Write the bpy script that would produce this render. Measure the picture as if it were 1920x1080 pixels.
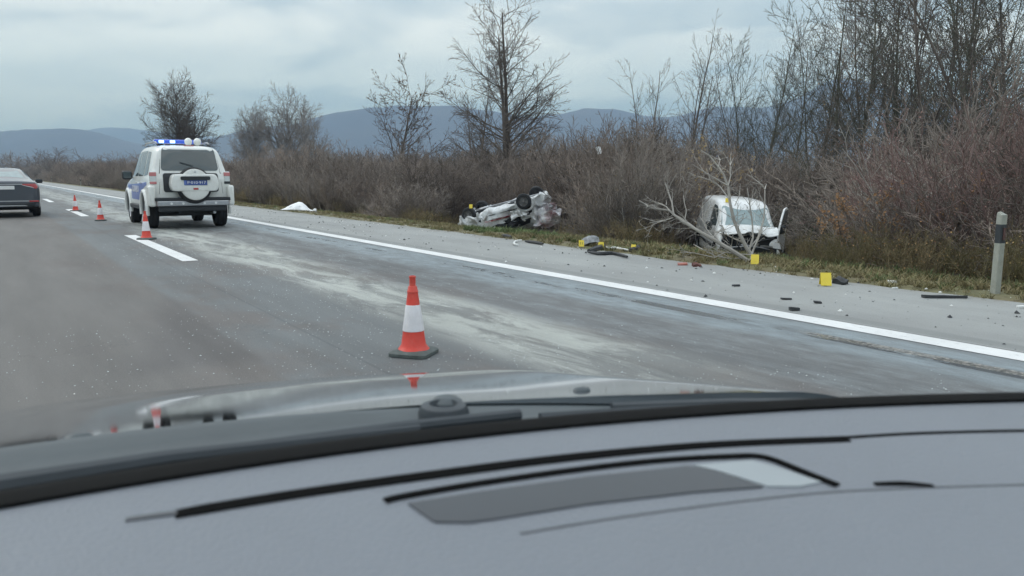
import bpy, bmesh, math, random
import numpy as np
from mathutils import Vector, Matrix, noise
from mathutils.bvhtree import BVHTree

for o in list(bpy.data.objects):
    bpy.data.objects.remove(o)
scene = bpy.context.scene
C = scene.collection
R = math.radians
random.seed(11)

# ------------------------------------------------------------------ camera, world, sun, exposure
F_PX, HOR, CAM_H = 1450.0, 328.0, 1.25
PITCH = math.atan((540 - HOR) / F_PX)
YAW = math.atan(983 * math.cos(PITCH) / F_PX)
cam_data = bpy.data.cameras.new('camera')
cam = bpy.data.objects.new('camera', cam_data)
C.objects.link(cam)
cam_data.sensor_width = 36.0
cam_data.lens = F_PX / 1920 * 36.0
cam_data.clip_start = 0.01
cam_data.clip_end = 30000
cam_data.dof.use_dof = True
cam_data.dof.focus_distance = 14.0
cam_data.dof.aperture_fstop = 8.5
cam.location = (0, 0, CAM_H)
cam.rotation_euler = (math.pi / 2 - PITCH, 0, -YAW)
scene.camera = cam

SUN_EL, SUN_AZ = R(42), R(-35)          # azimuth from +Y towards +X
world = bpy.data.worlds.new('World')
scene.world = world
world.use_nodes = True
wt = world.node_tree
wt.nodes.clear()
def N(tree, kind, **kw):
    n = tree.nodes.new(kind)
    for k, v in kw.items():
        if k == 'inp':
            for a, b in v.items():
                n.inputs[a].default_value = b
        else:
            setattr(n, k, v)
    return n
def mathn(t, op, a, b=None, c=None, clamp=False):
    n = N(t, 'ShaderNodeMath', operation=op, use_clamp=clamp)
    for i, v in enumerate((a, b, c)):
        if v is None: continue
        if isinstance(v, (int, float)): n.inputs[i].default_value = v
        else: t.links.new(v, n.inputs[i])
    return n.outputs[0]
def mixc(t, fac, a, b, mode='MIX'):
    n = N(t, 'ShaderNodeMix', data_type='RGBA', blend_type=mode)
    for i, v in ((0, fac), (6, a), (7, b)):
        if isinstance(v, (int, float)): n.inputs[i].default_value = v
        elif isinstance(v, (tuple, list)): n.inputs[i].default_value = (*v[:3], 1)
        else: t.links.new(v, n.inputs[i])
    return n.outputs[2]
def ramp(t, fac, stops, interp='LINEAR'):
    n = N(t, 'ShaderNodeValToRGB')
    n.color_ramp.interpolation = interp
    e = n.color_ramp.elements
    while len(e) < len(stops): e.new(0.5)
    for i, (p, c) in enumerate(stops):
        e[i].position = p
        e[i].color = (c, c, c, 1) if isinstance(c, (int, float)) else (*c[:3], 1)
    t.links.new(fac, n.inputs[0])
    return n.outputs[0]
sky = N(wt, 'ShaderNodeTexSky', sky_type='NISHITA', sun_disc=False, sun_elevation=SUN_EL, sun_rotation=SUN_AZ, air_density=1.0, dust_density=1.5)
tc = N(wt, 'ShaderNodeTexCoord')
sep = N(wt, 'ShaderNodeSeparateXYZ')
wt.links.new(tc.outputs['Generated'], sep.inputs[0])
base = ramp(wt, sep.outputs[2], [(0.0, (0.44, 0.56, 0.66)), (0.05, (0.44, 0.56, 0.655)), (0.11, (0.47, 0.585, 0.665)), (0.18, (0.59, 0.675, 0.73)), (0.30, (0.69, 0.77, 0.83)), (0.7, (0.88, 0.97, 1.05)), (1.0, (1.0, 1.09, 1.18))])
def cloudn(sx, sz, scale, det, loc):
    m = N(wt, 'ShaderNodeMapping', inp={'Scale': (sx, sx, sz), 'Location': loc})
    wt.links.new(tc.outputs['Generated'], m.inputs[0])
    n = N(wt, 'ShaderNodeTexNoise', inp={'Scale': scale, 'Detail': det, 'Roughness': 0.5, 'Distortion': 0.4})
    wt.links.new(m.outputs[0], n.inputs[0])
    return n.outputs['Fac']
c1 = ramp(wt, cloudn(1.0, 4.5, 2.3, 4, (3.1, 0.7, 0.15)), [(0.44, 0.0), (0.57, 1.0)], 'EASE')
c2 = ramp(wt, cloudn(1.0, 3.0, 6.0, 5, (1.3, 5.2, 0.8)), [(0.38, 0.0), (0.62, 1.0)], 'EASE')
cl = mathn(wt, 'ADD', mathn(wt, 'MULTIPLY', c1, 0.75), mathn(wt, 'MULTIPLY', c2, 0.25))
lit = mixc(wt, 1.0, base, (1.42, 1.32, 1.27), 'MULTIPLY')
drk = mixc(wt, 1.0, base, (0.76, 0.82, 0.87), 'MULTIPLY')
cloud = mixc(wt, cl, drk, lit)
bg1 = N(wt, 'ShaderNodeBackground', inp={'Strength': 0.08})
wt.links.new(sky.outputs[0], bg1.inputs[0])
bg2 = N(wt, 'ShaderNodeBackground', inp={'Strength': 1.0})
wt.links.new(cloud, bg2.inputs[0]); bg2.inputs[1].default_value = 1.45
ms = N(wt, 'ShaderNodeMixShader', inp={0: 0.90})
wt.links.new(bg1.outputs[0], ms.inputs[1]); wt.links.new(bg2.outputs[0], ms.inputs[2])
wo = N(wt, 'ShaderNodeOutputWorld')
wt.links.new(ms.outputs[0], wo.inputs[0])

sun_d = bpy.data.lights.new('sun', 'SUN')
sun_d.energy = 0.9
sun_d.angle = R(25)
sun_d.color = (1.0, 0.98, 0.95)
sun = bpy.data.objects.new('sun', sun_d)
C.objects.link(sun)
sdir = Vector((math.sin(SUN_AZ) * math.cos(SUN_EL), math.cos(SUN_AZ) * math.cos(SUN_EL), math.sin(SUN_EL)))
sun.rotation_euler = sdir.to_track_quat('Z', 'Y').to_euler()

vs = scene.view_settings
vs.view_transform = 'Standard'; vs.look = 'None'; vs.exposure = 0.0; vs.gamma = 1.0; vs.use_curve_mapping = False
scene.render.engine = 'CYCLES'
scene.cycles.use_denoising = True
scene.cycles.max_bounces = 6
scene.cycles.volume_bounces = 0
scene.cycles.transparent_max_bounces = 16

# ------------------------------------------------------------------ geometry helpers
FH = Vector((math.sin(YAW), math.cos(YAW), 0)); RH = Vector((math.cos(YAW), -math.sin(YAW), 0))
CAMP = Vector((0, 0, CAM_H))
FWD = FH * math.cos(PITCH) + Vector((0, 0, -math.sin(PITCH)))
UPV = RH.cross(FWD)
def ray(px, py):
    return (FWD + RH * ((px - 960) / F_PX) + UPV * ((540 - py) / F_PX)).normalized()
def P(px, py, depth):
    d = ray(px, py)
    return CAMP + d * (depth / d.dot(FH))
_TX = [-400, -12, -6, -5.2, 8.35, 8.6, 9.3, 10, 12, 14, 17, 19, 40, 200, 9000]
_TZ = [-1.5, -.8, -.3, -.05, -.05, -.005, -.03, -.10, -.36, -.66, -1.24, -1.42, -1.5, -1.6, -1.6]
def terrain(x, y):
    z = float(np.interp(x, _TX, _TZ))
    if x > 8.7:
        k = min(1, (x - 8.7) / 3)
        z += k * 0.07 * noise.noise(Vector((x * 0.6, y * 0.6, 0))) + min(1, (x - 8.7) / .5) * 0.02 * noise.noise(Vector((x * 3, y * 3, 3)))
    return z
def G(px, py, lift=0.0, tmax=400):
    d = ray(px, py)
    t, last = 1.0, 1.0
    while t < tmax:
        p = CAMP + d * t
        h = max(terrain(p.x, p.y), 0.0 if p.x < 8.45 else -99)
        if p.z < h:
            lo, hi = last, t
            for _ in range(24):
                m = (lo + hi) / 2; p = CAMP + d * m
                h = max(terrain(p.x, p.y), 0.0 if p.x < 8.45 else -99)
                if p.z < h: hi = m
                else: lo = m
            p.z = h + lift
            return p
        last = t; t += max(0.05, t * 0.01)
    return CAMP + d * tmax
def on_ground(x, y):
    return Vector((x, y, max(terrain(x, y), 0.0 if -5 < x < 8.45 else -99)))

def link(name, me, mat=None, parent=None, smooth=False):
    o = bpy.data.objects.new(name, me)
    C.objects.link(o)
    if mat is not None and not me.materials:
        for m in (mat if isinstance(mat, (list, tuple)) else [mat]): me.materials.append(m)
    if parent is not None: o.parent = parent
    if smooth:
        me.polygons.foreach_set('use_smooth', [True] * len(me.polygons))
    return o
def mesh(name, V, Fc):
    me = bpy.data.meshes.new(name)
    me.from_pydata([tuple(v) for v in V], [], Fc)
    me.update()
    return me
def tag(o, label=None, cat=None, group=None, kind=None, category=None):
    cat = cat or category
    if label: o['label'] = label
    if cat: o['category'] = cat
    if group: o['group'] = group
    if kind: o['kind'] = kind
    return o
def empty(name, loc=(0, 0, 0), rz=0, **k):
    o = bpy.data.objects.new(name, None)
    o.empty_display_size = 0.2
    C.objects.link(o)
    o.location = loc; o.rotation_euler = (0, 0, rz)
    return tag(o, **k)
def copy_tree(o, parent=None):
    c = o.copy(); C.objects.link(c); c.parent = parent
    for ch in list(o.children): copy_tree(ch, c)
    return c
class MB:
    """collects shapes of ONE part"""
    def __init__(s): s.v, s.f = [], []
    def add(s, V, Fc):
        n = len(s.v); s.v += [tuple(v) for v in V]; s.f += [tuple(i + n for i in f) for f in Fc]; return s
    def box(s, c, d, rot=None, b=0.0):
        x, y, z = d[0] / 2, d[1] / 2, d[2] / 2
        V = [Vector((i * x, j * y, k * z)) for i in (-1, 1) for j in (-1, 1) for k in (-1, 1)]
        if rot is not None: V = [rot @ v for v in V]
        V = [v + Vector(c) for v in V]
        return s.add(V, [(0, 1, 3, 2), (4, 6, 7, 5), (0, 4, 5, 1), (2, 3, 7, 6), (0, 2, 6, 4), (1, 5, 7, 3)])
    def tube(s, pts, radii, n=8, cap=True):
        pts = [Vector(p) for p in pts]
        if isinstance(radii, (int, float)): radii = [radii] * len(pts)
        rings = []; prev = None
        for i, p in enumerate(pts):
            d = (pts[min(i + 1, len(pts) - 1)] - pts[max(i - 1, 0)]).normalized()
            a = prev - d * prev.dot(d) if prev is not None else d.orthogonal()
            if a.length < 1e-6: a = d.orthogonal()
            a.normalize(); prev = a; b = d.cross(a)
            rings.append([p + (a * math.cos(t) + b * math.sin(t)) * radii[i] for t in (2 * math.pi * k / n for k in range(n))])
        V = [v for r in rings for v in r]; Fc = []
        for i in range(len(pts) - 1):
            for k in range(n):
                Fc.append((i * n + k, i * n + (k + 1) % n, (i + 1) * n + (k + 1) % n, (i + 1) * n + k))
        if cap: Fc += [tuple(range(n))[::-1], tuple((len(pts) - 1) * n + k for k in range(n))]
        return s.add(V, Fc)
    def lathe(s, prof, n=24, axis='z', c=(0, 0, 0), cap=True):
        V = []; Fc = []
        for r, h in prof:
            for k in range(n):
                t = 2 * math.pi * k / n; a, b = r * math.cos(t), r * math.sin(t)
                V.append({'z': (a, b, h), 'x': (h, a, b), 'y': (b, h, a)}[axis])
        V = [Vector(v) + Vector(c) for v in V]
        for i in range(len(prof) - 1):
            for k in range(n):
                Fc.append((i * n + k, i * n + (k + 1) % n, (i + 1) * n + (k + 1) % n, (i + 1) * n + k))
        if cap: Fc += [tuple(range(n))[::-1], tuple((len(prof) - 1) * n + k for k in range(n))]
        return s.add(V, Fc)
    def prism(s, outline, thick, nrm=None):
        """outline: list of 3-D points; extruded by -nrm*thick"""
        P_ = [Vector(p) for p in outline]
        if nrm is None: nrm = (P_[1] - P_[0]).cross(P_[2] - P_[1]).normalized()
        n = len(P_); V = P_ + [p - nrm * thick for p in P_]
        return s.add(V, [tuple(range(n)), tuple(range(n, 2 * n))[::-1]] + [(k, k + n, (k + 1) % n + n, (k + 1) % n) for k in range(n)])
    def build(s, name, mat, parent=None, smooth=False, bevel=0.0, **k):
        me = mesh(name, s.v, s.f)
        bm = bmesh.new(); bm.from_mesh(me); bmesh.ops.recalc_face_normals(bm, faces=bm.faces); bm.to_mesh(me); bm.free()
        o = link(name, me, mat, parent, smooth)
        if smooth: me.set_sharp_from_angle(angle=R(38)) if hasattr(me, 'set_sharp_from_angle') else None
        if bevel:
            m = o.modifiers.new('bevel', 'BEVEL'); m.width = bevel; m.segments = 2; m.limit_method = 'ANGLE'
        return tag(o, **k)
def roundpoly(pts, r=0.05, n=4):
    out = []; k = len(pts)
    for i in range(k):
        a, b, c = Vector(pts[i - 1]), Vector(pts[i]), Vector(pts[(i + 1) % k])
        ra = min(r, (a - b).length * .45, (c - b).length * .45)
        p0 = b + (a - b).normalized() * ra; p2 = b + (c - b).normalized() * ra
        for j in range(n + 1):
            t = j / n; out.append(p0 * (1 - t) ** 2 + b * 2 * t * (1 - t) + p2 * t * t)
    return out

# ------------------------------------------------------------------ materials
def new_mat(name):
    m = bpy.data.materials.new(name); m.use_nodes = True
    t = m.node_tree
    return m, t, t.nodes['Principled BSDF'], t.nodes['Material Output']
def mat(name, col, rough=0.5, metal=0.0, coat=0.0, var=0.0, scale=20.0, dirt=None, dirt_amt=0.0, dirt_scale=3.0, bump=0.0, bump_scale=60.0, emis=0.0, spec=0.5):
    m, t, p, out = new_mat(name)
    p.inputs['Roughness'].default_value = rough
    p.inputs['Metallic'].default_value = metal
    p.inputs['Specular IOR Level'].default_value = spec
    if coat: p.inputs['Coat Weight'].default_value = coat; p.inputs['Coat Roughness'].default_value = 0.06
    p.inputs['Base Color'].default_value = (*col, 1)
    tcn = N(t, 'ShaderNodeTexCoord')
    c = None
    if var:
        nz = N(t, 'ShaderNodeTexNoise', inp={'Scale': scale, 'Detail': 5, 'Roughness': 0.6}); t.links.new(tcn.outputs['Object'], nz.inputs[0])
        f = ramp(t, nz.outputs['Fac'], [(0.3, 1 - var), (0.7, 1 + var)])
        c = mixc(t, 1.0, tuple(col), f, 'MULTIPLY')
    if dirt is not None:
        nz = N(t, 'ShaderNodeTexNoise', inp={'Scale': dirt_scale, 'Detail': 6, 'Roughness': 0.65}); t.links.new(tcn.outputs['Object'], nz.inputs[0])
        f = ramp(t, nz.outputs['Fac'], [(0.45, 0.0), (0.7, dirt_amt)])
        c = mixc(t, f, c if c is not None else tuple(col), tuple(dirt))
    if c is not None: t.links.new(c, p.inputs['Base Color'])
    if bump:
        nz = N(t, 'ShaderNodeTexNoise', inp={'Scale': bump_scale, 'Detail': 4}); t.links.new(tcn.outputs['Object'], nz.inputs[0])
        b = N(t, 'ShaderNodeBump', inp={'Strength': bump, 'Distance': 0.01}); t.links.new(nz.outputs['Fac'], b.inputs['Height']); t.links.new(b.outputs[0], p.inputs['Normal'])
    if emis:
        p.inputs['Emission Color'].default_value = (*col, 1); p.inputs['Emission Strength'].default_value = emis
    return m
M = {}
M['white_paint'] = mat('white_paint', (.78, .79, .76), .32, coat=.6, var=.04, scale=4, dirt=(.45, .43, .38), dirt_amt=.35, dirt_scale=2.5)
M['van_paint'] = mat('van_paint', (.78, .80, .80), .35, coat=.5, var=.04, scale=4, dirt=(.40, .38, .34), dirt_amt=.5, dirt_scale=3)
M['wreck_paint'] = mat('wreck_paint', (.66, .68, .69), .55, var=.10, scale=5, dirt=(.24, .22, .21), dirt_amt=.75, dirt_scale=4.5, bump=.5, bump_scale=6)
M['red_paint'] = mat('red_paint', (.42, .06, .07), .5, var=.2, scale=6, dirt=(.72, .72, .74), dirt_amt=.9, dirt_scale=5)
M['wreck_mix'] = mat('torn_red_and_white_metal', (.62, .62, .64), .55, var=.15, scale=6, dirt=(.26, .045, .055), dirt_amt=1.0, dirt_scale=2.0)
M['grey_paint'] = mat('grey_paint', (.055, .065, .08), .28, coat=.8, var=.05)
M['black_plastic'] = mat('black_plastic', (.022, .026, .03), .5, var=.2, bump=.1)
M['dark_hole'] = mat('dark_interior', (.012, .013, .015), .8, var=.3)
M['rubber'] = mat('tyre_rubber', (.018, .019, .021), .75, var=.25, bump=.2)
M['rim'] = mat('rim_metal', (.45, .46, .47), .35, metal=.25, var=.1)
M['old_rim'] = mat('dusty_dark_rim', (.13, .13, .13), .6, var=.4, scale=9)
M['steel'] = mat('brushed_steel', (.42, .43, .45), .35, metal=.8, var=.1)
M['glass'] = mat('dark_window_glass', (.055, .075, .08), .07, coat=.0, var=.1, scale=2, spec=1.0)
M['pale_glass'] = mat('cracked_windscreen_glass', (.22, .30, .31), .16, var=.12, scale=7, spec=.9)
M['red_lamp'] = mat('red_lamp_lens', (.42, .05, .05), .15, coat=.8)
M['pink_lamp'] = mat('faded_red_lamp_lens', (.55, .20, .20), .2, coat=.8)
M['clear_lamp'] = mat('clear_lamp_lens', (.62, .66, .66), .15, coat=.8)
M['blue_decal'] = mat('blue_stripe_print', (.11, .18, .48), .35, coat=.4, var=.06)
M['blue_plate'] = mat('blue_number_plate', (.06, .10, .30), .35, var=.05)
M['plate_white'] = mat('white_plate', (.75, .76, .75), .4, var=.05)
M['print_white'] = mat('white_lettering', (.8, .8, .82), .5, var=.03)
M['blue_beacon'] = mat('blue_beacon_lens', (.03, .10, .62), .12, coat=1.0, emis=0.25)
M['lit_beacon'] = mat('lit_blue_white_lamp', (.45, .85, 1.0), .2, emis=2.2)
M['cone_red'] = mat('cone_red_plastic', (.66, .055, .035), .42, var=.08, dirt=(.45, .18, .14), dirt_amt=.35, dirt_scale=7)
M['cone_white'] = mat('cone_white_sleeve', (.74, .72, .74), .35, var=.04, dirt=(.5, .48, .46), dirt_amt=.4, dirt_scale=8)
M['cone_base'] = mat('cone_base_rubber', (.085, .10, .095), .7, var=.25, bump=.2)
M['cloth'] = mat('white_sheet_cloth', (.86, .87, .88), .8, var=.03)
M['yellow'] = mat('yellow_marker_plastic', (.80, .62, .06), .45, var=.05)
M['black_print'] = mat('black_print', (.03, .03, .03), .5)
M['post_white'] = mat('post_white_plastic', (.34, .35, .31), .5, var=.08, dirt=(.25, .25, .20), dirt_amt=.7, dirt_scale=6)
M['post_black'] = mat('post_black_band', (.03, .035, .04), .5)
M['reflector'] = mat('post_reflector', (.10, .05, .045), .2, coat=1)
M['debris_dark'] = mat('broken_dark_plastic', (.03, .032, .035), .6, var=.3)
M['debris_red'] = mat('broken_red_plastic', (.34, .11, .08), .5, var=.2)
M['debris_white'] = mat('broken_white_plastic', (.75, .76, .74), .5, var=.1)
M['shard'] = mat('glass_fragments', (.58, .62, .62), .15, coat=1)

def veg_mat(name, col, var=.25, rough=.9, rnd=.35, tint=None):
    m, t, p, out = new_mat(name)
    p.inputs['Roughness'].default_value = rough
    p.inputs['Specular IOR Level'].default_value = 0.15
    tcn = N(t, 'ShaderNodeTexCoord')
    nz = N(t, 'ShaderNodeTexNoise', inp={'Scale': 2.2, 'Detail': 4}); t.links.new(tcn.outputs['Object'], nz.inputs[0])
    f = ramp(t, nz.outputs['Fac'], [(0.3, 1 - var), (0.7, 1 + var)])
    c = mixc(t, 1.0, tuple(col), f, 'MULTIPLY')
    oi = N(t, 'ShaderNodeObjectInfo')
    r = mathn(t, 'ADD', mathn(t, 'MULTIPLY', oi.outputs['Random'], 2 * rnd), 1 - rnd)
    if tint is not None:
        r2 = mathn(t, 'FRACT', mathn(t, 'MULTIPLY', oi.outputs['Random'], 7.3))
        c = mixc(t, r2, c, tuple(tint))
    c = mixc(t, 1.0, c, r, 'MULTIPLY')
    t.links.new(c, p.inputs['Base Color'])
    return m
M['twig'] = veg_mat('thicket_twigs', (.255, .208, .178), tint=(.225, .20, .178), rnd=.5)
M['twig_red'] = veg_mat('reddish_twigs', (.185, .118, .108), tint=(.175, .13, .118), rnd=.3)
M['twig_weed'] = veg_mat('dry_weed_stems', (.21, .165, .10), tint=(.13, .12, .06))
M['bark'] = veg_mat('tree_bark', (.15, .13, .115), rnd=.15)
M['bark_green'] = veg_mat('mossy_tree_bark', (.12, .12, .095), rnd=.15)
M['bark_pale'] = veg_mat('pale_tree_bark', (.30, .28, .265), rnd=.1)
M['bark_fallen'] = veg_mat('grey_stripped_bark', (.36, .34, .31), rnd=.1)
M['leaf_brown'] = veg_mat('dry_brown_leaves', (.34, .19, .10), tint=(.38, .28, .13))
M['leaf_red'] = veg_mat('dull_red_berries_and_leaves', (.24, .11, .10), tint=(.22, .15, .13))
M['leaf_green'] = veg_mat('dark_green_leaves', (.04, .06, .035))  # very dark green leaves for the darker clumps of the thicket
M['grass'] = veg_mat('grass_blades', (.20, .185, .095), rnd=.3, tint=(.25, .205, .12))
M['grass_green'] = veg_mat('green_grass_blades', (.115, .165, .07), rnd=.3, tint=(.16, .18, .09))
# ------------------------------------------------------------------ ground, road, shoulder
def pos_nodes(t):
    g = N(t, 'ShaderNodeNewGeometry'); s = N(t, 'ShaderNodeSeparateXYZ'); t.links.new(g.outputs['Position'], s.inputs[0])
    return g.outputs['Position'], s.outputs[0], s.outputs[1]
def nz(t, vec, scale, det=5, rough=.6, stretch=None, dist=0.0):
    if stretch is not None:
        m = N(t, 'ShaderNodeMapping', inp={'Scale': stretch}); t.links.new(vec, m.inputs[0]); vec = m.outputs[0]
    n = N(t, 'ShaderNodeTexNoise', inp={'Scale': scale, 'Detail': det, 'Roughness': rough, 'Distortion': dist}); t.links.new(vec, n.inputs[0])
    return n.outputs['Fac']
def band(t, x, c, w, soft):
    """1 inside |x-c|<w falling to 0 over soft"""
    d = mathn(t, 'ABSOLUTE', mathn(t, 'SUBTRACT', x, c))
    n = N(t, 'ShaderNodeMapRange', interpolation_type='SMOOTHSTEP'); n.clamp = True
    t.links.new(d, n.inputs[0]); n.inputs[1].default_value = w; n.inputs[2].default_value = w + soft; n.inputs[3].default_value = 1; n.inputs[4].default_value = 0
    return n.outputs[0]
def step(t, x, a, b):
    n = N(t, 'ShaderNodeMapRange', interpolation_type='SMOOTHSTEP'); n.clamp = True
    t.links.new(x, n.inputs[0]); n.inputs[1].default_value = a; n.inputs[2].default_value = b; n.inputs[3].default_value = 0; n.inputs[4].default_value = 1
    return n.outputs[0]
mul = lambda t, a, b: mathn(t, 'MULTIPLY', a, b)

m, t, p, out = new_mat('asphalt_road'); M['road'] = m
pos, px_, py_ = pos_nodes(t)
wob = mul(t, mathn(t, 'SUBTRACT', nz(t, pos, .5, 3, stretch=(1, .35, 1)), .5), .9)
xw = mathn(t, 'ADD', px_, wob)
sand = ramp(t, nz(t, pos, 3.0, 6, .7, stretch=(1, .22, 1), dist=.5), [(.42, 0), (.56, 1)])
sand2 = ramp(t, nz(t, pos, 9.0, 5, .7, stretch=(1, .3, 1)), [(.35, 0), (.65, 1)])
col = mixc(t, step(t, mathn(t, 'ADD', px_, mul(t, wob, .12)), 1.36, 1.50), (.132, .125, .118), (.130, .139, .142))       # left lane warm grey / strip bluish grey
col = mixc(t, step(t, px_, 2.6, 3.0), col, (.116, .119, .121))
# brownish worn patches
br = mul(t, ramp(t, nz(t, pos, .9, 4, .6, stretch=(1, .5, 1)), [(.48, 0), (.62, 1)]), band(t, px_, 2.4, 1.4, .8))
col = mixc(t, mul(t, br, .75), col, (.120, .105, .098))
tri = mul(t, mul(t, step(t, mathn(t, 'SUBTRACT', px_, mul(t, mathn(t, 'SUBTRACT', py_, 5.4), .25)), .40, .9), band(t, px_, .9, .5, .12)), band(t, py_, 7.2, 1.7, .5))
col = mixc(t, mul(t, tri, .75), col, (.088, .083, .082))
# absorbent powder band between the wheel tracks
pw = mul(t, band(t, xw, 3.35, .22, .55), mathn(t, 'ADD', mul(t, sand, .75), .25))
pw = mul(t, pw, step(t, py_, 2.6, 4.0))
col = mixc(t, mul(t, pw, .9), col, (.40, .415, .385))
pw2 = mul(t, mul(t, band(t, xw, 4.5, .35, .5), sand), mul(t, sand2, .5))
col = mixc(t, pw2, col, (.26, .29, .30))
pw3 = mul(t, mul(t, step(t, py_, 12, 24), band(t, px_, 4.3, 1.3, .6)), mul(t, sand, .6))
col = mixc(t, pw3, col, (.27, .29, .285))
bl = mul(t, band(t, xw, 5.3, .22, .35), mathn(t, 'ADD', mul(t, sand2, .5), .35))
col = mixc(t, bl, col, (.25, .30, .325))
wet = mul(t, band(t, mathn(t, 'ADD', px_, mul(t, wob, .35)), 5.30, .05, .07), ramp(t, nz(t, pos, 1.6, 5, .7, stretch=(1, .4, 1)), [(.47, 0), (.56, 1)]))
col = mixc(t, mul(t, wet, .9), col, (.035, .042, .05))
patch = mul(t, band(t, px_, 5.35, .045, .025), band(t, py_, 1.6, 1.9, .4))
pn = ramp(t, nz(t, pos, 28, 4, .8), [(.42, 0), (.56, 1)])
col = mixc(t, mul(t, patch, pn), col, (.30, .285, .26)); col = mixc(t, mul(t, patch, mathn(t, 'SUBTRACT', 1, pn)), col, (.075, .075, .07))
seam = band(t, mathn(t, 'ADD', px_, mul(t, wob, .05)), 2.02, .006, .012)
col = mixc(t, mul(t, seam, .5), col, (.08, .085, .09))
agg = ramp(t, nz(t, pos, 130, 3, .8), [(.3, .68), (.5, 1.0), (.72, 1.45)])
agg2 = ramp(t, nz(t, pos, 2.2, 6, .65, stretch=(1, .12, 1)), [(.3, .80), (.7, 1.18)])
stone = ramp(t, nz(t, pos, 62, 2, .6), [(.24, .62), (.38, 1.0), (.64, 1.0), (.74, 1.55)])
col = mixc(t, 1.0, mixc(t, 1.0, mixc(t, 1.0, col, agg, 'MULTIPLY'), agg2, 'MULTIPLY'), stone, 'MULTIPLY')
crk = band(t, mathn(t, 'ADD', py_, mul(t, mathn(t, 'SUBTRACT', nz(t, pos, 1.1, 5, .7), .5), 3.0)), 6.3, .004, .012)
col = mixc(t, mul(t, mul(t, crk, band(t, px_, 1.2, 1.0, .5)), .5), col, (.06, .06, .06))
t.links.new(col, p.inputs['Base Color'])
rg = mathn(t, 'SUBTRACT', .72, mathn(t, 'ADD', mul(t, wet, .5), mul(t, bl, .18)))
t.links.new(rg, p.inputs['Roughness'])
b = N(t, 'ShaderNodeBump', inp={'Strength': .35, 'Distance': .006}); t.links.new(nz(t, pos, 110, 3, .8), b.inputs['Height']); t.links.new(b.outputs[0], p.inputs['Normal'])

m, t, p, out = new_mat('shoulder_asphalt'); M['shoulder'] = m
pos, px_, py_ = pos_nodes(t)
a1 = ramp(t, nz(t, pos, 1.2, 6, .65, stretch=(1, .3, 1)), [(.3, (.25, .255, .25)), (.7, (.335, .345, .335))])
a2 = ramp(t, nz(t, pos, 120, 3, .8), [(.3, .72), (.5, 1.0), (.7, 1.25)])
a3 = ramp(t, nz(t, pos, 14, 5, .75), [(.60, 1.0), (.70, .62)])
col = mixc(t, 1, mixc(t, 1, a1, a2, 'MULTIPLY'), a3, 'MULTIPLY')
edge = mul(t, step(t, px_, 7.9, 8.6), ramp(t, nz(t, pos, 2.5, 5, .7), [(.4, 0), (.6, 1)]))
col = mixc(t, mul(t, edge, .7), col, (.15, .13, .10))
gut = band(t, px_, 6.16, .06, .08)
col = mixc(t, mul(t, gut, .35), col, (.13, .14, .14))
t.links.new(col, p.inputs['Base Color']); p.inputs['Roughness'].default_value = .8
b = N(t, 'ShaderNodeBump', inp={'Strength': .35, 'Distance': .006}); t.links.new(nz(t, pos, 110, 3, .8), b.inputs['Height']); t.links.new(b.outputs[0], p.inputs['Normal'])

m, t, p, out = new_mat('road_paint'); M['line'] = m
pos, px_, py_ = pos_nodes(t)
wear = ramp(t, nz(t, pos, 22, 5, .75, stretch=(1, .5, 1)), [(.30, .55), (.42, 1.0)])
col = mixc(t, 1, (.74, .745, .74), wear, 'MULTIPLY')
col = mixc(t, 1, col, ramp(t, nz(t, pos, 1.5, 4), [(.3, .88), (.7, 1.06)]), 'MULTIPLY')
t.links.new(col, p.inputs['Base Color']); p.inputs['Roughness'].default_value = .6

m, t, p, out = new_mat('verge_soil_and_grass'); M['ground'] = m
pos, px_, py_ = pos_nodes(t)
n1 = nz(t, pos, .8, 6, .65); n2 = nz(t, pos, 9, 5, .7)
c1_ = ramp(t, n1, [(.3, (.115, .115, .055)), (.5, (.16, .145, .075)), (.7, (.135, .105, .070))])
c2_ = ramp(t, n2, [(.3, .6), (.7, 1.35)])
col = mixc(t, 1, c1_, c2_, 'MULTIPLY')
col = mixc(t, step(t, px_, 13, 18), col, mixc(t, 1, (.085, .072, .052), c2_, 'MULTIPLY'))
far = step(t, py_, 150, 500)
col = mixc(t, far, col, (.10, .095, .06))
t.links.new(col, p.inputs['Base Color']); p.inputs['Roughness'].default_value = .95
b = N(t, 'ShaderNodeBump', inp={'Strength': .6, 'Distance': .03}); t.links.new(n2, b.inputs['Height']); t.links.new(b.outputs[0], p.inputs['Normal'])

def sheet(name, xs, ys, fz, mt, **k):
    V = [(fx, y, fz(fx, y)) for y in ys for fx in xs]
    nx = len(xs)
    Fc = [(j * nx + i, j * nx + i + 1, (j + 1) * nx + i + 1, (j + 1) * nx + i) for j in range(len(ys) - 1) for i in range(nx - 1)]
    return tag(link(name, mesh(name, V, Fc), mt, smooth=True), **k)
xs = sorted(set([-6500, -1500, -400, -100, -30, -12, -6, -5.2, 0, 5, 8.2, 8.35] + list(np.arange(8.45, 24, .3)) + [25, 27, 30, 35, 40, 60, 90, 150, 250, 600, 1500, 6500]))
ys = sorted(set([-6500, -600, -100, -30, -12] + list(np.arange(-6, 46, .4)) + list(np.arange(46, 120, 2.5)) + [140, 180, 240, 350, 600, 1200, 2500, 6500]))
sheet('ground', xs, ys, terrain, M['ground'], kind='structure')
ry = [-60, -20, -5] + list(range(0, 60, 5)) + [60, 80, 120, 200, 400, 800, 1500]
sheet('road', [-5.3, -1.1, 2.4, 6.02], ry, lambda x, y: 0.0, M['road'], kind='structure')
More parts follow.
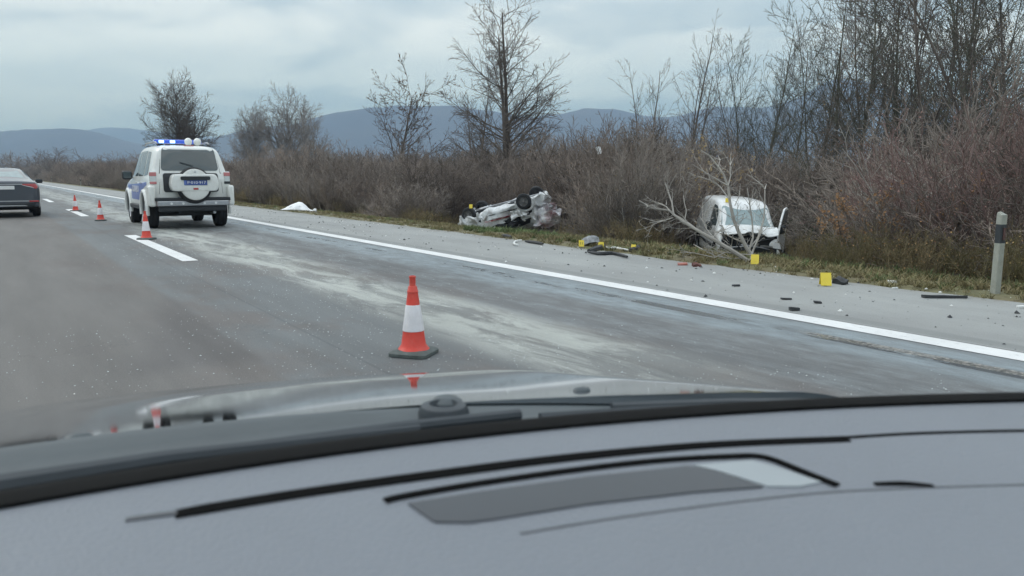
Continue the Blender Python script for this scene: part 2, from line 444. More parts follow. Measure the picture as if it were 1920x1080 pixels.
# shoulder with a ragged outer edge over the verge
V, Fc = [], []
yy = list(np.arange(-20, 70, .15)) + list(np.arange(70, 1500, 10))
for y in yy:
    e = 8.46 + .11 * noise.noise(Vector((0, y * .7, 1))) + .06 * noise.noise(Vector((0, y * 3.1, 4))) - (.15 if y < 8 else .15 * max(0, 1 - (y - 8) / 6))
    V += [(6.021, y, 0), (7.2, y, 0), (8.1, y, 0), (e, y, 0.004), (e + .03, y, -.06)]
for j in range(len(yy) - 1):
    for i in range(4): Fc.append((j * 5 + i, j * 5 + i + 1, j * 5 + 6 + i, j * 5 + 5 + i))
tag(link('hard_shoulder', mesh('hard_shoulder', V, Fc), M['shoulder']), kind='structure')
# markings
def strip(name, x0, x1, y0, y1, seg=1.0):
    n = max(1, int((y1 - y0) / seg)); V, Fc = [], []
    for i in range(n + 1):
        y = y0 + (y1 - y0) * i / n
        V += [(x0, y, .004), (x1, y, .004)]
    for i in range(n): Fc.append((2 * i, 2 * i + 1, 2 * i + 3, 2 * i + 2))
    return tag(link(name, mesh(name, V, Fc), M['line']), kind='structure')
strip('edge_line_marking', 5.72, 5.98, -20, 900, 2)
for k in range(0, 30):
    y0 = 12.0 + 14.9 * k
    strip('lane_dash_marking', 2.26, 2.48, y0, y0 + 5.9, 6)
strip('left_edge_line_marking', -1.25, -1.05, -20, 900, 2)

# ------------------------------------------------------------------ hills
m, t, p, out = new_mat('wooded_hillside'); M['hill'] = m
pos, _, _ = pos_nodes(t)
t.links.new(ramp(t, nz(t, pos, .004, 8, .7), [(.3, (.030, .030, .032)), (.5, (.048, .043, .042)), (.7, (.075, .065, .055))]), p.inputs['Base Color'])
p.inputs['Roughness'].default_value = 1.0
def hills(name, prof, dist, depth, seed, rough):
    """prof: (pixel x, pixel y of the crest)"""
    pxs = [a for a, _ in prof]; pys = [b_ for _, b_ in prof]
    V, Fc = [], []
    na, nr = 260, 26
    for i in range(na + 1):
        q = pxs[0] + (pxs[-1] - pxs[0]) * i / na
        crest = np.interp(q, pxs, pys)
        d = ray(q, HOR); d.z = 0; d.normalize()
        hgt = (HOR - crest) / F_PX * dist * (1 / max(.3, d.dot(FH))) * d.dot(FH)
        for j in range(nr + 1):
            s = j / nr
            r = (dist - depth + 2 * depth * s) / d.dot(FH)
            x, y = d.x * r, d.y * r
            f = math.sin(math.pi * s) ** 1.3 if s <= .5 else math.cos(math.pi * (s - .5))
            n_ = noise.fractal(Vector((x * rough, y * rough, seed)), 1.0, 2.0, 5)
            z = -3 + (hgt + 3) * f * (1 + .16 * n_ * (1 - abs(s - .5) * .6)) + 22 * n_ * (1 - f) * f * 2
            V.append((x, y, z))
    for i in range(na):
        for j in range(nr): Fc.append((i * (nr + 1) + j, (i + 1) * (nr + 1) + j, (i + 1) * (nr + 1) + j + 1, i * (nr + 1) + j + 1))
    return tag(link(name, mesh(name, V, Fc), M['hill'], smooth=True), kind='structure')
hills('hills', [(-900, 262), (-500, 258), (-200, 262), (-60, 256), (0, 251), (60, 248), (120, 247), (200, 256), (260, 268), (330, 276), (420, 262), (500, 240), (580, 227), (640, 219), (700, 212), (770, 207), (840, 205), (900, 212), (1000, 222), (1100, 219), (1200, 226), (1300, 218), (1400, 205), (1480, 190), (1540, 172), (1600, 165), (1660, 170), (1760, 190), (1900, 210), (2200, 240), (2700, 260)], 3600, 900, 3, .0021)
hills('far_hills', [(-900, 250), (-300, 262), (60, 262), (150, 254), (190, 247), (250, 244), (300, 247), (360, 252), (450, 256), (700, 262), (900, 262), (1400, 262), (2000, 250), (2700, 255)], 5600, 500, 9, .0018)

# haze
hm, t, p, out = new_mat('haze_air')
t.nodes.remove(p)
pv = N(t, 'ShaderNodeVolumePrincipled', inp={'Color': (.44, .65, 1.0, 1), 'Absorption Color': (.33, .47, 1, 1), 'Density': 0.00030, 'Anisotropy': 0.0})
t.links.new(pv.outputs[0], out.inputs['Volume'])
hz = MB().box((0, 500, 221.5), (14600, 14600, 449)).build('haze', hm, kind='stuff')

# ------------------------------------------------------------------ vegetation generators
def seg_mesh(name, segs, sides_of, mt, extra=None):
    """segs: array (n,9): p0 p1 r0 r1 level"""
    S = np.array(segs, dtype=np.float64)
    allv, allf, base_ = [], [], 0
    for lv in sorted(set(S[:, 8].astype(int))):
        s = S[S[:, 8].astype(int) == lv]; n = sides_of(lv)
        p0, p1 = s[:, 0:3], s[:, 3:6]
        d = p1 - p0; L = np.linalg.norm(d, axis=1, keepdims=True); d = d / np.maximum(L, 1e-9)
        ref = np.where(np.abs(d[:, 2:3]) > .9, [[1., 0, 0]], [[0., 0, 1.]])
        a = np.cross(d, ref); a /= np.linalg.norm(a, axis=1, keepdims=True); b_ = np.cross(d, a)
        k = np.arange(n) * 2 * np.pi / n
        ring = a[:, None, :] * np.cos(k)[None, :, None] + b_[:, None, :] * np.sin(k)[None, :, None]
        v0 = p0[:, None, :] + ring * s[:, 6][:, None, None]; v1 = p1[:, None, :] + ring * s[:, 7][:, None, None]
        v = np.concatenate([v0, v1], axis=1).reshape(-1, 3)
        i0 = np.arange(len(s))[:, None] * 2 * n
        kk = np.arange(n)[None, :]; k2 = (kk + 1) % n
        f = np.stack([i0 + kk, i0 + k2, i0 + n + k2, i0 + n + kk], axis=2).reshape(-1, 4) + base_
        allv.append(v); allf.append(f); base_ += len(v)
    V = np.concatenate(allv); Fq = np.concatenate(allf)
    me = bpy.data.meshes.new(name)
    nt = 0
    if extra is not None:                       # leaf quads (n,4,3)
        nl = len(extra); fl = (np.arange(nl * 4).reshape(-1, 4) + len(V)); V = np.concatenate([V, extra.reshape(-1, 3)])
        mi = np.concatenate([np.zeros(len(Fq), int), np.ones(nl, int)]); Fq = np.concatenate([Fq, fl])
    me.vertices.add(len(V)); me.vertices.foreach_set('co', V.astype(np.float32).ravel())
    me.loops.add(len(Fq) * 4); me.loops.foreach_set('vertex_index', Fq.astype(np.int32).ravel())
    me.polygons.add(len(Fq)); me.polygons.foreach_set('loop_start', np.arange(len(Fq), dtype=np.int32) * 4)
    for m_ in (mt if isinstance(mt, (list, tuple)) else [mt]): me.materials.append(m_)
    if extra is not None: me.polygons.foreach_set('material_index', mi.astype(np.int32))
    me.update(calc_edges=True)
    return me
def branch(rng, out, p, d, L, r, lv, P_):
    """P_: dict nseg,kids,ang,len,rad,wig,up (lists per level), max"""
    ns = P_['nseg'][lv]; wig = P_['wig'][lv]; up = P_['up'][lv]
    pts = [p.copy()]; dirs = []
    cur, dd = p.copy(), d.copy()
    for i in range(ns):
        dd = dd + Vector((rng.gauss(0, wig), rng.gauss(0, wig), rng.gauss(0, wig))) + Vector((0, 0, up))
        dd.normalize(); dirs.append(dd.copy())
        nx = cur + dd * (L / ns)
        r0 = r * (1 - .85 * i / ns) if lv else r * (1 - .8 * (i / ns)); r1 = r * (1 - .85 * (i + 1) / ns) if lv else r * (1 - .8 * ((i + 1) / ns))
        rm = P_.get('rmin', .006)
        out.append((*cur, *nx, max(r0, rm), max(r1, rm), lv)); cur = nx; pts.append(cur.copy())
    if lv + 1 >= P_['max']: return
    nk = P_['kids'][lv]
    nk = max(1, int(nk * rng.uniform(.8, 1.2) * min(1.3, max(.4, L / P_['ref'][lv]))))
    s0 = P_['start'][lv]
    for k in range(nk):
        f = s0 + (1 - s0) * (k + rng.random() * .8) / nk; f = min(f, .98)
        i = min(ns - 1, int(f * ns)); q = pts[i].lerp(pts[i + 1], f * ns - i); ax = dirs[i]
        az = rng.uniform(0, 2 * math.pi); an = R(P_['ang'][lv]) * rng.uniform(.7, 1.3)
        o1 = ax.orthogonal().normalized(); o2 = ax.cross(o1)
        nd = ax * math.cos(an) + (o1 * math.cos(az) + o2 * math.sin(az)) * math.sin(an)
        shape = P_['shape'](f) if lv == 0 and 'shape' in P_ else (1.1 - .7 * f)
        nl = L * P_['len'][lv] * shape * rng.uniform(.75, 1.2)
        branch(rng, out, q, nd.normalized(), nl, max(P_.get('rmin', .006), r * (1 - .8 * f) * P_['rad'][lv]), lv + 1, P_)
def leaves_at(rng, segs, n, size, lvmin):
    c = [s for s in segs if s[8] >= lvmin]
    Q = np.zeros((n, 4, 3))
    for i in range(n):
        s = c[rng.randrange(len(c))]; f = rng.random()
        q = Vector(s[0:3]).lerp(Vector(s[3:6]), f) + Vector((rng.gauss(0, .03), rng.gauss(0, .03), rng.gauss(0, .03)))
        a = Vector((rng.gauss(0, 1), rng.gauss(0, 1), rng.gauss(0, 1))).normalized(); b_ = a.orthogonal().normalized()
        z_ = size * rng.uniform(.6, 1.3)
        for j, (u, v) in enumerate(((0, -.5), (.35, 0), (0, .5), (-.35, 0))): Q[i, j] = q + a * u * z_ + b_ * v * z_ + a.cross(b_) * (abs(v) * z_ * .25)
    return Q
sides = lambda lv: (7, 5, 4, 3, 3)[min(lv, 4)]
BUSH = dict(max=3, nseg=[4, 3, 2], kids=[7, 6, 0], ang=[32, 38, 30], len=[.45, .5, .5], rad=[.55, .6, .6], wig=[.14, .18, .2], up=[.05, .04, .03], ref=[2.6, 1.0, 1], start=[.2, .2, 0], rmin=.0055)
def bush_segs(rng, h=3.6, w=1.5, stems=26, P_=BUSH):
    segs = []
    for s in range(stems):
        a = rng.uniform(0, 6.283); rr = rng.random() ** .6 * w * .45
        d = Vector((math.cos(a) * rr * .55, math.sin(a) * rr * .55, 1.0)).normalized()
        branch(rng, segs, Vector((math.cos(a) * rr, math.sin(a) * rr, -.1)), d, h * rng.uniform(.6, 1.05), rng.uniform(.012, .024), 0, P_)
    return segs
protos = bpy.data.collections.new('plant_sources')
def proto(name, me, coll):
    o = bpy.data.objects.new(name, me); coll.objects.link(o); return o
def scatter(name, coll, pts, rots, scls, idx, **k):
    me = bpy.data.meshes.new(name); me.from_pydata([tuple(q) for q in pts], [], [])
    for nm, ty, da in (('rot', 'FLOAT_VECTOR', rots), ('scl', 'FLOAT_VECTOR', scls), ('idx', 'INT', idx)):
        at = me.attributes.new(nm, ty, 'POINT')
        if ty == 'INT': at.data.foreach_set('value', list(idx))
        else: at.data.foreach_set('vector', [c for v in da for c in v])
    o = link(name, me); tag(o, kind='stuff', **k)
    ng = bpy.data.node_groups.new('scatter_' + name, 'GeometryNodeTree')
    ng.interface.new_socket('Geometry', in_out='INPUT', socket_type='NodeSocketGeometry')
    ng.interface.new_socket('Geometry', in_out='OUTPUT', socket_type='NodeSocketGeometry')
    gi = ng.nodes.new('NodeGroupInput'); go = ng.nodes.new('NodeGroupOutput')
    ci = ng.nodes.new('GeometryNodeCollectionInfo'); ci.inputs['Collection'].default_value = coll; ci.inputs['Separate Children'].default_value = True; ci.inputs['Reset Children'].default_value = True
    ip = ng.nodes.new('GeometryNodeInstanceOnPoints'); ip.inputs['Pick Instance'].default_value = True
    for nm, ty, sk in (('rot', 'FLOAT_VECTOR', 'Rotation'), ('scl', 'FLOAT_VECTOR', 'Scale'), ('idx', 'INT', 'Instance Index')):
        na = ng.nodes.new('GeometryNodeInputNamedAttribute'); na.data_type = ty; na.inputs['Name'].default_value = nm
        ng.links.new(na.outputs['Attribute'], ip.inputs[sk])
    ng.links.new(gi.outputs[0], ip.inputs['Points']); ng.links.new(ci.outputs[0], ip.inputs['Instance']); ng.links.new(ip.outputs[0], go.inputs[0])
    md = o.modifiers.new('scatter', 'NODES'); md.node_group = ng
    return o
def project(x, y, z):
    v = Vector((x, y, z)) - CAMP
    dz = v.dot(FWD)
    if dz < .1: return (-9999, -9999, dz)
    return (960 + F_PX * v.dot(RH) / dz, 540 - F_PX * v.dot(UPV) / dz, v.dot(FH))
# ------------------------------------------------------------------ thicket, grass (uncountable masses)
rng = random.Random(5)
bush_coll = bpy.data.collections.new('shrub_sources')
for i in range(8):
    sg = bush_segs(rng, h=3.6, w=2.0, stems=34 if i < 6 else 22)
    if i >= 6:
        me = seg_mesh('shrub_%d' % i, sg, sides, [M['twig'], M['leaf_green']], leaves_at(rng, sg, 1500, .075, 1))
    elif i >= 3:
        lf = leaves_at(rng, sg, 60 if i < 5 else 150, .05, 1)
        me = seg_mesh('shrub_%d' % i, sg, sides, [M['twig'], M['leaf_brown']], lf)
    else: me = seg_mesh('shrub_%d' % i, sg, sides, M['twig'])
    proto('shrub_%d' % i, me, bush_coll)
TOPX = [60, 240, 450, 520, 600, 700, 850, 950, 1050, 1100, 1200, 1300, 1400, 1500, 1600, 1700, 1800, 1950, 2400]
TOPY = [304, 302, 300, 285, 280, 296, 285, 262, 240, 236, 246, 262, 285, 280, 262, 235, 215, 190, 170]
def near_edge(y):
    return float(np.interp(y, [-10, 8, 11, 20, 22, 32, 40, 60, 120, 400], [11.8, 12.0, 14.5, 14.8, 15.5, 15.5, 12.6, 11.8, 11.2, 11]))
pts, rots, scls, idx = [], [], [], []
def try_bush(x, y, hs=1.0):
    z = terrain(x, y)
    px, py, dp = project(x, y, z)
    if dp < 4 or px < -250 or px > 2350: return
    if (1225 < px < 1550 and dp < 26.0) or (1240 < px < 1660 and dp < 20.5): return        # hollow where the van stopped
    if 795 < px < 1140 and dp < 38.5: return         # hollow where the wreck lies
    tp = np.interp(px, TOPX, TOPY)
    h = (HOR - tp) / F_PX * dp + CAM_H - z
    nq = noise.noise(Vector((x * .22, y * .22, 5)))
    if nq < -.28: return
    hs *= 1 + .28 * nq
    h = min(max(h, 2.0), 6.2) * rng.uniform(.62, 1.03) * hs
    if x < near_edge(y) + 1.2: h *= rng.uniform(.45, .8)
    s = h / 3.6
    pts.append((x, y, z)); dk = (1330 < px < 1600 and rng.random() < .5) or noise.noise(Vector((x * .3, y * .3, 21))) > .33
    rots.append((rng.gauss(0, .2), rng.gauss(0, .2), rng.uniform(0, 6.28)))
    if dk: s *= .72
    w = max(.75, min(1.5, s * rng.uniform(.9, 1.3))); scls.append((w, w, s))
    idx.append(rng.choice([6, 7]) if dk else rng.choice([0, 1, 2, 0, 1, 2, 3, 4, 5]) if noise.noise(Vector((x * .15, y * .15, 11))) < .1 else rng.choice([3, 4, 5, 1]))
y = -4.0
while y < 330:
    st = 1.15 if y < 60 else (1.9 if y < 140 else 3.4)
    x = near_edge(y); depth = 17 if y < 60 else 14
    while x < near_edge(y) + depth:
        try_bush(x + rng.uniform(-.6, .6), y + rng.uniform(-.6, .6)); x += st * rng.uniform(.9, 1.3)
    y += st
scatter('thicket_undergrowth', bush_coll, pts, rots, scls, idx, label='dense brown tangle of leafless thicket beyond the verge', category='undergrowth')
# far countryside: low woods between the fields and the hills
pts, rots, scls, idx = [], [], [], []
for k in range(1500):
    y = 330 + 2300 * rng.random() ** 1.4; x = rng.uniform(-.9 * y - 100, 2.4 * y + 60)
    if -14 < x < 12: continue
    cl_ = noise.noise(Vector((x * .004, y * .004, 2)))
    if cl_ < -.05: continue
    s = rng.uniform(2.0, 4.2); pts.append((x, y, terrain(x, y) - .5)); rots.append((0, 0, rng.uniform(0, 6.28))); scls.append((s * 2.2, s * 2.2, s * rng.uniform(.6, 1.0))); idx.append(rng.randrange(3))
scatter('distant_woods', bush_coll, pts, rots, scls, idx, label='low bare woods on the plain below the blue hills', category='woods')

def tuft(rng, n, h, w, lean=.5, bw=.006):
    V, Fc = [], []
    for i in range(n):
        a = rng.uniform(0, 6.283); r_ = rng.random() * w; b_ = Vector((math.cos(a) * r_, math.sin(a) * r_, 0))
        d = Vector((rng.gauss(0, lean), rng.gauss(0, lean), 1)).normalized(); hh = h * rng.uniform(.4, 1.1)
        s_ = Vector((-math.sin(a + 1), math.cos(a + 1), 0)) * bw
        m1 = b_ + d * hh * .55; tp = b_ + d * hh + Vector((d.x, d.y, -.2)) * hh * .35
        k = len(V); V += [b_ - s_, b_ + s_, m1 + s_ * .8, m1 - s_ * .8, tp]
        Fc += [(k, k + 1, k + 2, k + 3), (k + 3, k + 2, k + 4)]
    return V, Fc
grass_coll = bpy.data.collections.new('grass_sources')
for i in range(4):
    V, Fc = tuft(rng, 26, .13, .11, .7); me = mesh('tuft', V, Fc); me.materials.append(M['grass']); proto('tuft_%d' % i, me, grass_coll)
for i in range(2):
    V, Fc = tuft(rng, 26, .14, .10, .6, .007); me = mesh('tuft', V, Fc); me.materials.append(M['grass_green']); proto('tuft_%d' % (4 + i), me, grass_coll)
pts, rots, scls, idx = [], [], [], []
for k in range(19000):
    y = -1 + 75 * rng.random() ** 1.7; x = 8.42 + 8.5 * rng.random() ** 1.25
    if y < 12: x -= .14
    if noise.noise(Vector((x * 1.3, y * 1.3, 7))) < -.12 and rng.random() < .75: continue
    if x < 8.7 and rng.random() < .5: continue
    z = terrain(x, y); px, py, dp = project(x, y, z)
    if px > 2000 or dp < 2: continue
    g_ = (870 < px < 1050 and dp > 17) or (px > 1450 and x > 10.2 and rng.random() < .5) or rng.random() < .10
    s = rng.uniform(.5, 1.2) * (1.35 if x > 10.5 else .8 if x < 9.2 else 1) * (.65 if y > 17 else 1)
    pts.append((x, y, z)); rots.append((0, 0, rng.uniform(0, 6.28))); scls.append((s * 1.1, s * 1.1, s)); idx.append(rng.choice([4, 5]) if g_ else rng.randrange(4))
scatter('verge_grass', grass_coll, pts, rots, scls, idx, label='short patchy green and straw grass along the shoulder', category='grass')
weed_coll = bpy.data.collections.new('weed_sources')
WP = dict(max=3, nseg=[3, 2, 2], kids=[6, 4, 0], ang=[35, 40, 30], len=[.45, .5, .5], rad=[.6, .6, .6], wig=[.15, .2, .2], up=[.05, .03, .02], ref=[.7, .3, 1], start=[.25, .2, 0], rmin=.0028)
for i in range(4):
    sg = []
    for s_ in range(22):
        branch(rng, sg, Vector((rng.gauss(0, .22), rng.gauss(0, .22), 0)), Vector((rng.gauss(0, .3), rng.gauss(0, .3), 1)).normalized(), rng.uniform(.35, .85), .0045, 0, WP)
    proto('weed_%d' % i, seg_mesh('weed_%d' % i, sg, lambda l: 3, [M['twig_weed'], M['leaf_brown']], leaves_at(rng, sg, 36, .03, 0)), weed_coll)
pts, rots, scls, idx = [], [], [], []
for k in range(2300):
    y = -1 + 62 * rng.random() ** 1.5; x = rng.uniform(10.2, 18)
    e = near_edge(y)
    if x < e - 2.3 or rng.random() > (x - e + 2.8) / 2.2: continue
    z = terrain(x, y); px, py, dp = project(x, y, z)
    if dp < 3 or px > 2050 or (1275 < px < 1500 and dp < 24.5) or (840 < px < 1050 and dp < 35) or (px < 1290 and rng.random() < .6): continue
    s = rng.uniform(.45, 1.05); pts.append((x, y, z)); rots.append((0, 0, rng.uniform(0, 6.28))); scls.append((s, s, s)); idx.append(rng.randrange(4))
scatter('dry_weeds', weed_coll, pts, rots, scls, idx, label='knee high dry weeds at the foot of the thicket', category='weeds')

# ------------------------------------------------------------------ trees
def tree_parts(seed, H, P_, r0, stems=1, spread=.12, leaf=0, leaf_size=.06, lean=(0, 0)):
    rg_ = random.Random(seed); segs = []
    for s_ in range(stems):
        a = rg_.uniform(0, 6.28); k = spread if stems > 1 else 0
        d = Vector((math.cos(a) * k + lean[0], math.sin(a) * k + lean[1], 1)).normalized()
        branch(rg_, segs, Vector((math.cos(a) * k * 1.2, math.sin(a) * k * 1.2, -.3)), d, H * (1 if s_ == 0 else rg_.uniform(.75, .97)), r0 * (1 if s_ == 0 else .8), 0, P_)
    tr = [s for s in segs if s[8] == 0]; cr = [s for s in segs if s[8] > 0]
    return tr, cr, (leaves_at(rg_, cr, leaf, leaf_size, 2) if leaf else None)
def make_tree(name, loc, H, P_, r0, seed, bark, label, cat='tree', group=None, rz=None, **k):
    tr, cr, lf = tree_parts(seed, H, P_, r0, **k)
    e = empty(name, loc, rz if rz is not None else random.Random(seed).uniform(0, 6.28), label=label, cat=cat, group=group)
    link('trunk', seg_mesh('trunk', tr, sides, bark), None, e)
    link('crown', seg_mesh('crown', cr, sides, [bark, M['leaf_brown']] if lf is not None else bark, lf), None, e)
    return e
def tree_at(px, depth):
    d = ray(px, HOR); d.z = 0; d = d / d.dot(FH); p = d * depth
    return Vector((p.x, p.y, terrain(p.x, p.y))), depth
def tall(px, depth, top):
    p, dp = tree_at(px, depth)
    return p, (HOR - top) / F_PX * dp + CAM_H - p.z
BIG = dict(max=4, nseg=[12, 6, 4, 2], kids=[46, 13, 8, 0], ang=[60, 42, 38], len=[.46, .44, .44], rad=[.42, .5, .55], wig=[.025, .10, .16, .2], up=[.03, .06, .04, .02], ref=[14, 4.5, 1.6, 1], start=[.17, .15, .1, 0], rmin=.0095, shape=lambda f: 1.0 - .62 * f)
ROUND = dict(max=4, nseg=[7, 6, 4, 2], kids=[18, 11, 7, 0], ang=[52, 42, 40], len=[.62, .45, .42], rad=[.5, .5, .55], wig=[.05, .10, .16, .2], up=[.02, .06, .04, .02], ref=[10, 4.5, 1.8, 1], start=[.25, .15, .1, 0], rmin=.012, shape=lambda f: 1.05 - .45 * f)
SLIM = dict(max=4, nseg=[10, 5, 3, 2], kids=[22, 8, 5, 0], ang=[40, 36, 36], len=[.30, .42, .45], rad=[.42, .5, .55], wig=[.04, .10, .16, .2], up=[.03, .09, .05, .02], ref=[9, 2.6, 1.1, 1], start=[.22, .15, .1, 0], rmin=.006, shape=lambda f: 1.1 - .6 * f)
VASE = dict(max=4, nseg=[10, 7, 4, 2], kids=[22, 17, 9, 0], ang=[44, 40, 40], len=[.38, .40, .42], rad=[.5, .5, .55], wig=[.035, .09, .16, .22], up=[.04, .07, .04, .02], ref=[9, 4.5, 1.6, 1], start=[.15, .15, .1, 0], rmin=.011, shape=lambda f: 1.15 - .75 * abs(f - .4))
B_, BG, BP = M['bark'], M['bark_green'], M['bark_pale']
p, H = tall(954, 48, 26); make_tree('bare_tree', p, H, BIG, .21, 21, B_, 'tallest bare tree above the overturned wreck with two close stems and a pointed crown', stems=2, spread=.035, rz=1.0)
p, H = tall(752, 62, 178); make_tree('bare_tree', p, H, ROUND, .16, 33, B_, 'rounded bare tree with a few brown leaves between the police car and the tallest tree', leaf=900, leaf_size=.14)
p, H = tall(356, 92, 172); make_tree('bare_tree', p, H, VASE, .17, 8, M['bark'], 'broad many stemmed grey tree rising behind the police car roof', stems=5, spread=.10)
p, H = tall(548, 105, 190); make_tree('bare_tree', p, H, VASE, .22, 14, BP, 'pale grey tree with a wide soft crown right of the police car', stems=3, spread=.2)
p, H = tall(470, 125, 215); make_tree('bare_tree', p, H, VASE, .2, 17, BP, 'smaller pale grey tree directly left of the wide pale one', stems=3, spread=.25)
p, H = tall(592, 118, 200); make_tree('bare_tree', p, H, VASE, .2, 19, BP, 'pale grey tree overlapping the right side of the wide pale one', stems=2, spread=.2)
p, H = tall(886, 56, 158); make_tree('bare_tree', p, H, SLIM, .11, 41, B_, 'slender bare tree half hidden behind the lower left branches of the tallest tree', stems=2)
p, H = tall(1212, 44, 122); make_tree('bare_tree', p, H, SLIM, .08, 43, B_, 'small bare tree with a bent forked top, left of the feathery slender one', stems=2, spread=.1)
p, H = tall(1290, 41, 72); make_tree('bare_tree', p, H, SLIM, .09, 47, B_, 'feathery slender bare tree above the orange leaved bush', stems=3, spread=.06)
# the dense stand behind and right of the van
src = []
for i in range(7):
    P2 = dict(SLIM); P2['kids'] = [22 + i % 3 * 3, 8, 5, 0]; P2['rmin'] = .006; P2['ang'] = [34 + 4 * (i % 4), 36, 36]; P2['len'] = [.32 + .05 * (i % 3), .44, .45]
    tr, cr, lf = tree_parts(100 + i, 10.0, P2, .052 + .012 * (i % 3), stems=1 + i % 2, spread=.16, lean=(.05 * (i % 3 - 1), .06 * (i % 2)), leaf=260 if i == 4 else 0, leaf_size=.08)
    bk = [B_, BG][i % 2]
    src.append((seg_mesh('trunk', tr, sides, bk), seg_mesh('crown', cr, sides, [bk, M['leaf_brown']] if lf is not None else bk, lf)))
STAND = [  # px, depth, top py, source, lean, label
    (1385, 40, 120, 0, 0, 'thin bare tree just left of the first tall one over the van'),
    (1415, 36, 60, 1, 0, 'tall bare tree rising straight behind the white van'),
    (1470, 38, 95, 2, .22, 'bare tree leaning right over the open van door'),
    (1505, 33, 40, 4, .15, 'bare tree keeping brown leaves in its lower crown right of the van'),
    (1548, 35, -30, 3, -.08, 'tall forked bare tree with a slightly bowed stem'),
    (1582, 31, -60, 5, .0, 'straight dark stemmed tree in front of the blue hill gap'),
    (1618, 36, -40, 6, .05, 'bare tree on the right side of the blue hill gap'),
    (1650, 30, -70, 0, -.1, 'bare tree leaning left at the start of the dense stand'),
    (1690, 33, -80, 1, .04, 'slim bare tree within the dense stand left of the thick twin trunks'),
    (1738, 25, -160, 2, -.03, 'left one of the two thick close trunks in the dense stand'),
    (1758, 25.4, -170, 3, .04, 'right one of the two thick close trunks in the dense stand'),
    (1800, 30, -110, 5, .1, 'slim bare tree right of the thick twin trunks'),
    (1838, 27, -140, 6, -.06, 'bare tree whose top crosses the thick leaning trunk'),
    (1895, 22, -220, 0, -.20, 'thick trunk leaning left at the right end of the stand'),
    (1935, 25, -180, 4, -.1, 'last tree of the stand, half outside the right border'),
    (1440, 46, 150, 5, -.1, 'short bare tree seen through the gap behind the tree over the van'),
    (1530, 44, 80, 6, .1, 'faint bare tree behind the forked one'),
    (1670, 42, 10, 2, .0, 'faint bare tree deep inside the dense stand'),
    (1775, 40, -20, 4, .0, 'faint brown leaved tree behind the thick twin trunks'),
    (1870, 36, -60, 1, .05, 'faint bare tree behind the thick leaning trunk'),
    (1340, 47, 190, 3, .1, 'low bare tree right of the feathery slender one'),
    (1720, 37, -30, 6, -.05, 'thin upright bare tree left behind the thick twin trunks'),
    (1600, 26, 180, 3, -.5, 'low crooked tree leaning far left over the thicket right of the van'),
    (1560, 29, 150, 0, -.62, 'thin stem leaning strongly left above the van door'),
]
for i, (px, dp, top, s_, ln, lb) in enumerate(STAND):
    p, H = tall(px, dp, top)
    e = empty('bare_tree', p, 0, label=lb, cat='tree', group='bare trees of the dense stand behind the van')
    k = H / 10.0
    e.scale = (k * 1.0, k * 1.0, k) if i not in (9, 10, 13) else (k * 1.15, k * 1.15, k)
    e.rotation_euler = (Matrix.Rotation(ln, 3, FH) @ Matrix.Rotation(i * 2.4, 3, 'Z')).to_euler()
    link('trunk', src[s_][0], None, e); link('crown', src[s_][1], None, e)

# ------------------------------------------------------------------ individual shrubs that stand out
SH = dict(BUSH); SH['rmin'] = .004
def shrub(name, loc, h, w, stems, seed, tw, leafm, nleaf, lsize, label, group=None, lv=1, P_=SH, cat='shrub'):
    rg_ = random.Random(seed); sg = bush_segs(rg_, h, w, stems, P_)
    e = empty(name, loc, 0, label=label, cat=cat, group=group)
    tag(link('stems', seg_mesh('stems', sg, sides, tw), None, e), kind='stuff')
    if nleaf:
        lf = leaves_at(rg_, sg, nleaf, lsize, lv)
        me = mesh('foliage', lf.reshape(-1, 3), [tuple(range(4 * i, 4 * i + 4)) for i in range(nleaf)])
        tag(link('foliage', me, leafm, e), kind='stuff')
    return e
g = G(1685, 505); p, _ = tree_at(1685, 13.5); shrub('leafy_shrub', p, 1.75, 1.5, 20, 3, M['twig'], M['leaf_brown'], 1500, .065, 'low shrub full of dry orange brown leaves left of the reflector post')
p, _ = tree_at(1600, 15.0); shrub('leafy_shrub', p, 1.6, .9, 12, 4, M['twig'], M['leaf_brown'], 420, .06, 'sparse shrub with yellowish leaves right of the crashed van')
p, _ = tree_at(1238, 27.5); shrub('leafy_shrub', p, 4.0, 1.7, 12, 6, M['twig'], M['leaf_brown'], 1300, .085, 'tall thicket bush holding orange leaves above and left of the van', lv=2)
p, _ = tree_at(1388, 29); shrub('leafy_shrub', p, 3.9, 1.0, 8, 7, M['twig'], M['leaf_brown'], 420, .08, 'thin bush with few yellow leaves straight above the van roof', lv=2)
for i, (px, dp, top, w, lb) in enumerate([(1800, 14.0, 215, 2.2, 'reddish thicket shrub nearest the thick twin trunks'), (1880, 12.6, 175, 2.2, 'tallest reddish shrub directly behind the reflector post'), (1950, 12.0, 170, 2.2, 'reddish shrub cut by the right border'), (1740, 16.5, 255, 2.0, 'dull reddish shrub behind the orange leaved one')]):
    p, H = tall(px, dp, top)
    shrub('reddish_shrub', p, H, w, 30, 60 + i, M['twig_red'], M['leaf_red'], 500, .04, lb, 'reddish shrubs behind the reflector post', lv=2)
